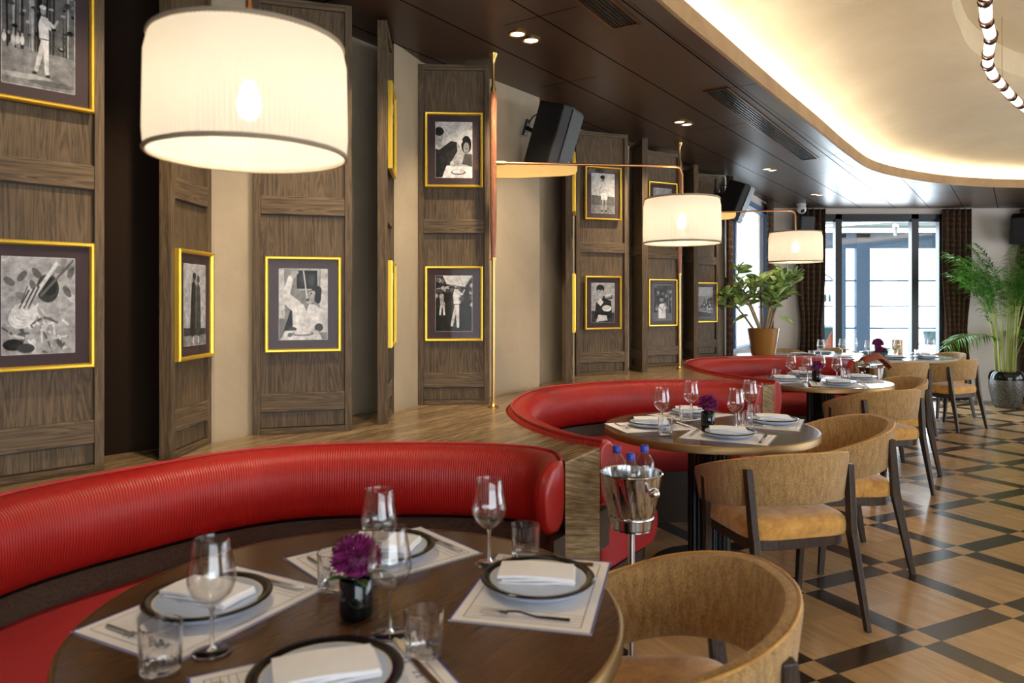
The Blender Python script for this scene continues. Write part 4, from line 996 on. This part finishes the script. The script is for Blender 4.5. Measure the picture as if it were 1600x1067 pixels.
picture(P4, L4, PZ[1], art_swing, 'lower gilt frame seen edge on left of the brass post panel')
picture(P5, L5, PZ[0], art_dinner, 'gilt framed photo of two people over a dinner plate, beside the brass post')
picture(P5, L5, PZ[1], art_swing, 'gilt framed photo of a golfer finishing a swing, beside the brass post')
picture(P6, L6, PZ[0], art_lady, 'upper thin gilt frame seen edge on below the nearest loudspeaker')
picture(P6, L6, PZ[1], art_lady, 'lower thin gilt frame seen edge on right of the beige wall')
picture(P7, L7, PZ[0], art_lady, 'gilt framed photo of a woman with a golf club, behind the brass arm', xc=L7/2)
picture(P7, L7, PZ[1], art_plate_man, 'gilt framed photo of a man holding up a plate of food')
picture(P9, L9, PZ[0], art_crowd, 'gilt framed photo half hidden by the middle lampshade')
picture(P9, L9, PZ[1], art_white_shirt, 'gilt framed photo of a person in a white shirt, below the middle lampshade')
picture(P11, L11, PZ[0], art_white_shirt, 'gilt frame on the farthest panel, mostly behind the middle lampshade', w=.29)
picture(P11, L11, PZ[1], art_crowd, 'gilt framed photo of a crowd on the farthest panel', w=.29)

# ------------------------------------------------------------ loudspeakers
def speaker():
    t = empty('loudspeaker', label='x', cat='loudspeaker')
    W_, D, H = .25, .23, .38
    mb = MB().prism([(-W_/2+.05, D/2), (-W_/2, -D/2+.05), (-W_/2+.025, -D/2), (W_/2-.025, -D/2), (W_/2, -D/2+.05), (W_/2-.05, D/2)], -H/2, H/2); mb.build('cabinet', 'black', t, bevel=.008)
    gr_ = MB().box((0, -D/2-.004, 0), (W_-.06, .008, H-.03)).build('grille', 'black', t, bevel=.003)
    MB().box((.05, -D/2-.0085, -.13), (.016, .002, .022)).build('badge', 'white', gr_)
    mb = MB().tube([(0, D/2-.01, .0), (0, D/2+.07, .02)], .014, 10); mb.box((0, D/2+.075, .02), (.05, .012, .10)); mb.build('bracket', 'black_metal', t)
    MB().tube([(.0, D/2-.01, .10), (.03, D/2+.03, .13), (.02, D/2+.06, .10), (.0, D/2+.07, .05)], .005, 6).build('cable', 'black', t, smooth=60)
    return t
KSp = Kind(speaker())
def put_sp(loc, yaw, pitch, label, roll=0):
    o = KSp.put(loc, 0, label, 'black loudspeakers'); o.rotation_euler = (R(pitch), R(roll), R(yaw)); return o
put_sp((.25, 4.50, 2.42), 66, 17, 'nearest black loudspeaker tilted down from the beige wall, above the brass arm')
put_sp((2.24, 7.40, 2.42), 60, 22, 'black loudspeaker tilted down beside the tall side window')
put_sp((4.05, 10.25, 2.42), 8, 10, 'black loudspeaker behind the farthest drum shade, below the security camera')
put_sp((7.05, 10.22, 2.42), -25, 22, 'black loudspeaker above the palm on the right hand wall')
t = empty('security_camera', (3.93, 10.0, CZ), 0, 'white dome security camera hanging from the ceiling in the far corner', 'camera')
MB().solid([(.06, -.03), (.06, 0)], n=24).build('mount', 'white', t); MB().sphere((0, -.01, -.075), .062, 16, 12).build('housing', 'white', t, smooth=60); MB().sphere((.0, -.045, -.10), .032, 12, 8).build('lens', 'black', t, smooth=60)

# ------------------------------------------------------------ ceiling fittings
def downlight():
    t = empty('downlight', label='x', cat='downlight')
    MB().lathe([(.046, 0), (.046, -.004), (.038, -.006), (.034, .0), (.032, .03)], n=28).build('trim_ring', 'brass', t, smooth=50)
    MB().cap(.033, -.002, n=24, up=False).build('lens', 'spot', t)
    return t
KD = Kind(downlight())
dl = [((.028, 3.636), 'left of the pair nearest the camera'), ((.097, 3.725), 'right of the pair nearest the camera'), ((1.235, 5.421), 'left of the second pair'), ((1.306, 5.50), 'right of the second pair'),
      ((2.55, 7.36), 'left of the third pair'), ((2.63, 7.43), 'right of the third pair'), ((3.74, 9.12), 'left of the farthest pair'), ((3.83, 9.17), 'right of the farthest pair')]
for (x, y), l in dl: KD.put((x, y, CZ-.001), 0, f'small recessed brass downlight in the dark ceiling, {l}', 'recessed downlights')
def spot(loc, tgt, e, ang=60):
    o = lamp('SPOT', 'downlight_beam', loc, e, (1, .79, .54), spot_size=R(ang), spot_blend=.7, shadow_soft_size=.04)
    o.rotation_euler = (Vector(tgt)-Vector(loc)).to_track_quat('-Z', 'Y').to_euler()
for x, y, tx, ty in ((.06, 3.68, -.3, 4.05), (.06, 3.68, .3, 4.5), (1.27, 5.46, 1.0, 6.0), (1.27, 5.46, .6, 5.6), (2.59, 7.4, 2.2, 7.4), (-.75, 2.2, -1.0, 3.0), (-.75, 2.2, -1.5, 2.3), (-.30, 2.9, -.7, 3.4)):
    spot((x, y, CZ-.03), (tx, ty, 1.25), 38, 75)
for x, y in ((-.75, 2.2), (-.30, 2.9)): KD.put((x, y, CZ-.001), 0, f'small recessed brass downlight above the big lampshade, {("left one" if x < -.5 else "right one")}', 'recessed downlights')
def vent(a, b2, wd, label):
    a = Vector(a); b2 = Vector(b2); L = (b2-a).length; t = empty('ceiling_vent', (a.x, a.y, CZ), math.atan2((b2-a).y, (b2-a).x), label, 'ceiling vent', 'slotted ceiling vents')
    mb = MB(); z = -.004
    for s in (-1, 1): mb.box((L/2, s*wd/2, z), (L+.02, .014, .008))
    mb.box((0, 0, z), (.014, wd, .008)); mb.box((L, 0, z), (.014, wd, .008)); mb.build('frame', 'bronze', t)
    mb = MB()
    for k in range(6): mb.box((L/2, -wd/2+wd*(k+1)/7, -.003), (L-.01, .0065, .010))
    mb.build('slats', 'slat', t); MB().box((L/2, 0, -.001), (L, wd, .001)).build('backing', 'black', t)
vent((1.27, 4.59), (2.77, 6.84), .145, 'long slotted vent in the dark ceiling beside the oval recess')
vent((-.38, 2.0), (.545, 3.52), .135, 'slotted vent in the dark ceiling at the top of the photo')
# suspended chain of glowing tubes
CH = 2.86
cp = spline([(1.55, 1.9, CH), (2.02, 2.9, CH), (2.27, 3.54, CH), (2.59, 3.98, CH), (2.93, 4.53, CH), (3.33, 4.98, CH), (3.75, 5.42, CH), (4.25, 5.85, CH), (4.9, 6.15, CH), (5.8, 6.2, CH), (6.6, 5.8, CH)], 400)
t = empty('tube_chandelier', (0, 0, 0), 0, 'curved chain of glowing frosted tubes with bronze collars under the oval ceiling', 'chandelier')
d = 0; i0 = 0; step = 0; ends = [0]; lens_ = [.33, .29, .31, .24, .30, .25]
acc = 0; li = 0
for i in range(1, 400):
    acc += (cp[i]-cp[i-1]).length
    if acc >= lens_[li % 6]: ends.append(i); acc = 0; li += 1
for q, (a, b2) in enumerate(zip(ends, ends[1:])):
    MB().tube([cp[a].lerp(cp[b2], .15), cp[a].lerp(cp[b2], .85)], .027, 20).build('light_tube', 'tube', t, smooth=40)
    MB().tube([cp[a].lerp(cp[b2], -.15), cp[a].lerp(cp[b2], .15)], .028, 20).tube([cp[a].lerp(cp[b2], .08), cp[a].lerp(cp[b2], .13)], .033, 20).tube([cp[a].lerp(cp[b2], -.13), cp[a].lerp(cp[b2], -.08)], .033, 20).build('collar', 'collar', t, smooth=40)
    if q % 3 == 0:
        p = cp[a]; MB().tube([(p.x, p.y, p.z), (p.x, p.y, CZ+.58)], .0018, 5).build('suspension_wire', 'brass', t)
for (x, y, r), l, nm in (((3.72, 4.50, .17), 'large white round ceiling disc inside the oval recess', 'ceiling_speaker'), ((4.02, 4.72, .085), 'small white smoke detector inside the oval recess', 'smoke_detector')):
    t = empty(nm, (x, y, CZ+.60), 0, l, 'ceiling fitting'); MB().solid([(r*.9, -.03), (r, -.015), (r, 0)], n=32).build('cover', 'white', t, smooth=40); MB().lathe([(r*.55, -.031), (r*.6, -.034), (r*.65, -.031)], n=32).build('grille_ring', 'skin_cream', t)
for (x, y), l in (((2.95, 3.72), 'left'), ((3.05, 3.82), 'right')): KD.put((x, y, CZ+.599), 0, f'small recessed downlight inside the oval recess, {l} one', 'recessed downlights')

# ------------------------------------------------------------ curtains
def curtain(a, b2, label, z1=2.72, tie=None):
    a = Vector(a); b2 = Vector(b2); L = (b2-a).length; d = (b2-a)/L; n = Vector((-d.y, d.x)); N_ = max(24, int(L/.006)); rows = []
    for z in [0.015+(z1-.015)*k/16 for k in range(17)]:
        sq = 1
        if tie: sq = 1-.30*math.exp(-((z-1.0)/.45)**2)
        rows.append([(a.x+d.x*L*(.5+(i/N_-.5)*sq)+n.x*(.028*sin(i/N_*L/.085*2*pi)), a.y+d.y*L*(.5+(i/N_-.5)*sq)+n.y*(.028*sin(i/N_*L/.085*2*pi)), z) for i in range(N_+1)])
    mb = MB()
    for p, q in zip(rows, rows[1:]): mb.quadstrip(p, q)
    ob = mb.build('curtain', 'curtain', smooth=80, merge=True); so = ob.modifiers.new('s', 'SOLIDIFY'); so.thickness = .004
    return tag(ob, label, 'curtain', 'brown patterned curtains')
curtain((2.24, 7.60), (2.32, 7.80), 'brown patterned curtain at the left side of the tall side window')
curtain((3.33, 9.55), (3.52, 9.98), 'brown patterned curtain at the right side of the tall side window')
curtain((4.02, 10.40), (4.42, 10.40), 'brown patterned curtain left of the glass doors', tie=1)
curtain((6.08, 10.40), (6.48, 10.40), 'brown patterned curtain right of the glass doors behind the palm', tie=1)
curtain((7.15, 10.36), (7.60, 10.36), 'brown patterned curtain at the right edge of the photo')

# ------------------------------------------------------------ windows and doors
def win_frame(name, a, b2, z0, z1, verts_, hors, fw=.07, mat='frame_blue', dep=.09):
    a = Vector(a); b2 = Vector(b2); L = (b2-a).length; rz = math.atan2((b2-a).y, (b2-a).x)
    t = bpy.data.objects.new(name, None); COL.objects.link(t); t.location = (a.x, a.y, 0); t.rotation_euler = (0, 0, rz); t['kind'] = 'structure'
    mb = MB(); mb.box((L/2, 0, z1-fw/2), (L, dep, fw)); mb.box((L/2, 0, z0+.02), (L, dep, .04)); mb.box((fw/2, 0, (z0+z1)/2), (fw, dep, z1-z0)); mb.box((L-fw/2, 0, (z0+z1)/2), (fw, dep, z1-z0))
    for x, w in verts_: mb.box((x, 0, (z0+z1)/2), (w, dep, z1-z0))
    for z, w in hors: mb.box((L/2, 0, z), (L, dep*.5, w))
    mb.build('frame', mat, t); MB().box((L/2, 0, (z0+z1)/2), (L, .006, z1-z0)).build('pane', 'pane', t)
    return t
win_frame('window_1', (2.30, 7.93), (3.50, 10.08), .85, 2.63, [(.32, .06)], [], mat='window_blue')
win_frame('door_1', (4.38, FY+.02), (6.15, FY+.02), 0, 2.655, [(.27, .09), (1.36, .10)], [(2.60, .11)])
# terrace beyond the doors
struct(MB().add([(-2, 10.75, -.01), (16, 10.75, -.01), (16, 18, -.01), (-2, 18, -.01)], [(0, 1, 2, 3)]).build('floor_terrace', 'terrace_floor'))
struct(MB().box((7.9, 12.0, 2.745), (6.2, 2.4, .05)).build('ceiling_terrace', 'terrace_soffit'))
win_frame('window_2', (4.85, 13.2), (9.4, 13.2), 0, 2.62, [(.10, .10), (1.43, .24), (1.07, .10), (3.5, .12)], [(.93, .035), (1.78, .03), (1.32, .02), (2.5, .28)], mat='terrace_blue')
t = empty('terrace_light', (5.9, 12.1, 2.70), 0, 'slim linear lights under the terrace roof seen through the doors', 'ceiling light')
MB().bar((-.55, .55, 0), (.9, -1.0, 0), .05, .03).build('light_bar', 'led_cool', t); MB().bar((-1.6, .6, -.05), (1.6, .6, -.05), .04, .03).build('light_bar', 'led_cool', t)
t = empty('terrace_spotlight', (6.25, 12.0, 2.705), 0, 'small steel spotlight on a track under the terrace roof', 'spotlight'); MB().solid([(.03, -.22), (.03, -.08)], n=16).build('head', 'steel', t); MB().box((0, 0, -.04), (.10, .03, .10)).build('bracket', 'steel', t)
# items on the terrace, seen through the left pane
t = empty('dark_cabinet', (5.05, 12.0, 0), 0, 'dark teal cabinet on the terrace seen left through the glass door', 'cabinet')
MB().box((0, 0, .5), (.42, .4, .98)).build('body', 'teal', t, bevel=.01)
for sx in (-.1, .1): MB().box((sx, -.205, .52), (.19, .01, .86)).build('door', 'teal', t)
t = empty('arched_shelf', (5.05, 12.05, .99), 0, 'thin arched metal shelf with bottles on the teal cabinet', 'shelf')
MB().tube([(-.25, 0, 0), (-.25, 0, .62)]+[(-.25*cos(a), 0, .62+.25*sin(a)) for a in [pi*k/16 for k in range(1, 16)]]+[(.25, 0, .62), (.25, 0, 0)], .010, 8).build('arch', 'terrace_blue', t, smooth=60)
for z in (.02, .42): MB().box((0, 0, z), (.5, .2, .012)).build('shelf_board', 'terrace_blue', t)
for k in range(6):
    tag(MB().solid([(.018, 0), (.018, .08), (.007, .11), (.007, .13)], n=10).build('bottle', 'teal', loc=(4.85+.07*k, 12.05, 1.417)), f'small dark bottle on the arched terrace shelf, {("first", "second", "third", "fourth", "fifth", "sixth")[k]} from the left', 'bottle', 'bottles on the arched shelf')
t = empty('terrace_chair', (4.85, 11.35, 0), 0, 'rust red leather chair outside the left glass door', 'chair')
A = [(.30*cos(a), .30*sin(a)) for a in [pi*k/12 for k in range(13)]]
mb = MB(); mb.quadstrip([(x, -y+.1, .42) for x, y in A], [(x*(.95 if abs(x) > .2 else .6), -y+.1, .62+.33*(1-abs(x)/.30)) for x, y in A]); ob = mb.build('backrest', 'orange_leather', t, smooth=60); so = ob.modifiers.new('s', 'SOLIDIFY'); so.thickness = .03
MB().box((0, .05, .42), (.52, .46, .09)).build('seat', 'orange_leather', t, bevel=.02)
for sx in (-.2, .2):
    for sy in (-.12, .22): MB().bar((sx, sy, .38), (sx*1.15, sy*1.1, 0), .03, .03).build('leg', 'leg', t)
t = empty('terrace_table', (6.75, 11.6, 0), 0, 'small white terrace table outside the right hand glass door', 'table')
MB().solid([(.40, .72), (.40, .745)], n=40).build('tabletop', 'white', t); MB().solid([(.03, .02), (.03, .72)], n=16).build('pedestal', 'white', t); MB().solid([(.22, 0), (.22, .02)], n=24).build('foot_plate', 'white', t)
t = empty('teal_bucket', (6.55, 11.5, .746), 0, 'teal ice bucket on the white terrace table', 'ice bucket')
MB().lathe([(.001, 0), (.085, 0), (.115, .2), (.11, .2), (.08, .01), (.001, .01)], n=28).build('body', 'teal', t, smooth=40)
for k, (a, b2) in enumerate(((-.04, 0), (.045, .01))): KBt.put((6.55+a, 11.5+b2, .78), 0, f'clear water bottle in the teal terrace bucket, {("left", "right")[k]} one', 'water bottles')

# ------------------------------------------------------------ plants
t = empty('potted_plant', (2.62, 7.68, LZ), 0, 'bushy leafy plant in an ochre ceramic pot on the stone ledge', 'potted plant')
MB().lathe([(.001, 0), (.105, 0), (.118, .008), (.158, .27), (.160, .285), (.146, .285), (.142, .26), (.001, .26)], n=48).build('pot', 'terracotta', t, smooth=40)
MB().cap(.143, .262, n=32).build('soil', 'soil', t)
mb = MB(); lf = MB(); rp = random.Random(11)
tips = []
for k in range(9):
    a = k*2.4; r = .03+.07*rp.random(); x0, y0 = r*cos(a), r*sin(a); sp_ = .08+.20*rp.random(); h_ = .30+.28*rp.random()
    p1 = Vector((x0, y0, .26)); p2 = Vector((x0+sp_*cos(a)*.45, y0+sp_*sin(a)*.45, .26+h_*.5)); p3 = Vector((x0+sp_*cos(a), y0+sp_*sin(a), .26+h_))
    mb.tube([p1, p2, p3], .009, 7, [.013, .011, .007]); tips.append((p3, a, sp_))
    for q in range(3):
        b3 = a+rp.uniform(-1.2, 1.2); s0 = p2.lerp(p3, rp.random()); e = s0+Vector((cos(b3)*.12, sin(b3)*.12, .10+.08*rp.random())); mb.tube([s0, e], .004, 5); tips.append((e, b3, .1))
mb.build('stem', 'stem', t, smooth=60)
for p, a, s0 in tips:
    for q in range(10):
        b3 = rp.uniform(0, 2*pi); el = rp.uniform(.1, 1.6); leaf_quad(lf, p+Vector((0, 0, rp.uniform(-.08, .02))), (cos(b3), sin(b3), el), .13+.06*rp.random(), .046+.016*rp.random(), .20, 6, rp.uniform(-1.3, 1.3))
for (dx_, dz, an) in ((-.22, .42, pi), (-.26, .62, pi*.95), (.24, .40, .2)):
    leaf_quad(lf, (dx_*.7, 0, dz), (cos(an), sin(an)*.3, -.1), .17, .06, .4, 6, 1.0)
lf.build('leaves', 'leaf', t, smooth=60)

PX = (6.60, 9.82)
t = empty('palm_plant', (*PX, 0), 0, 'tall green areca palm in a glazed mosaic pot by the far wall', 'potted plant')
MB().lathe([(.001, 0), (.13, 0), (.16, .03), (.205, .25), (.21, .36), (.195, .44), (.175, .47), (.165, .47), (.18, .42), (.001, .42)], n=40).build('pot', 'pot_mosaic', t, smooth=50)
MB().lathe([(.203, .34), (.212, .40), (.197, .455), (.178, .482), (.163, .475)], n=40).build('glazed_collar', 'vase', t, smooth=50)
MB().cap(.18, .425, n=32).build('soil', 'soil', t)
mb = MB(); lf = MB()
for k in range(40):
    a = k*2.4+rp.random()*.6; r = .03+.09*rp.random(); low = k >= 36
    lean = .10+.34*rp.random(); hh = .70+.45*rp.random()
    if low: lean = .35; hh = .50
    dirv = Vector((cos(a), sin(a)*(.35 if sin(a) > 0 else .8), 0)); p0 = Vector((r*cos(a), r*sin(a), .42)); p1 = p0+dirv*lean*.10+Vector((0, 0, hh*.5)); p2 = p0+dirv*lean*.38+Vector((0, 0, hh))
    mb.tube([p0, p1, p2], .01, 6, [.008, .0065, .004])
    FL = .55+.40*rp.random(); up = (.8+1.3*rp.random()) if not low else .25; pts = []
    v = (dirv*.6+Vector((0, 0, up))).normalized(); q = p2.copy(); n_ = 26
    for i in range(n_+1): pts.append(q.copy()); v = (v+Vector((0, 0, -.042))+dirv*.012).normalized(); q = q+v*(FL/n_)
    mb.tube(pts, .003, 4)
    for i in range(1, n_+1):
        tdir = (pts[i]-pts[i-1]).normalized(); side = tdir.cross(Vector((0, 0, 1))).normalized(); LL = .25*sin(pi*(.16+.76*i/n_))**.8+.04
        for s in (-1, 1):
            leaf_quad(lf, pts[i-1], tdir*rp.uniform(.55, .95)+side*s*1.0+Vector((0, 0, rp.uniform(.0, .3))), LL*rp.uniform(.8, 1.2), .017, rp.uniform(.3, .7), 4, rp.uniform(-.5, .5))
mb.build('canes', 'cane', t, smooth=60); lf.build('fronds', 'palm', t)
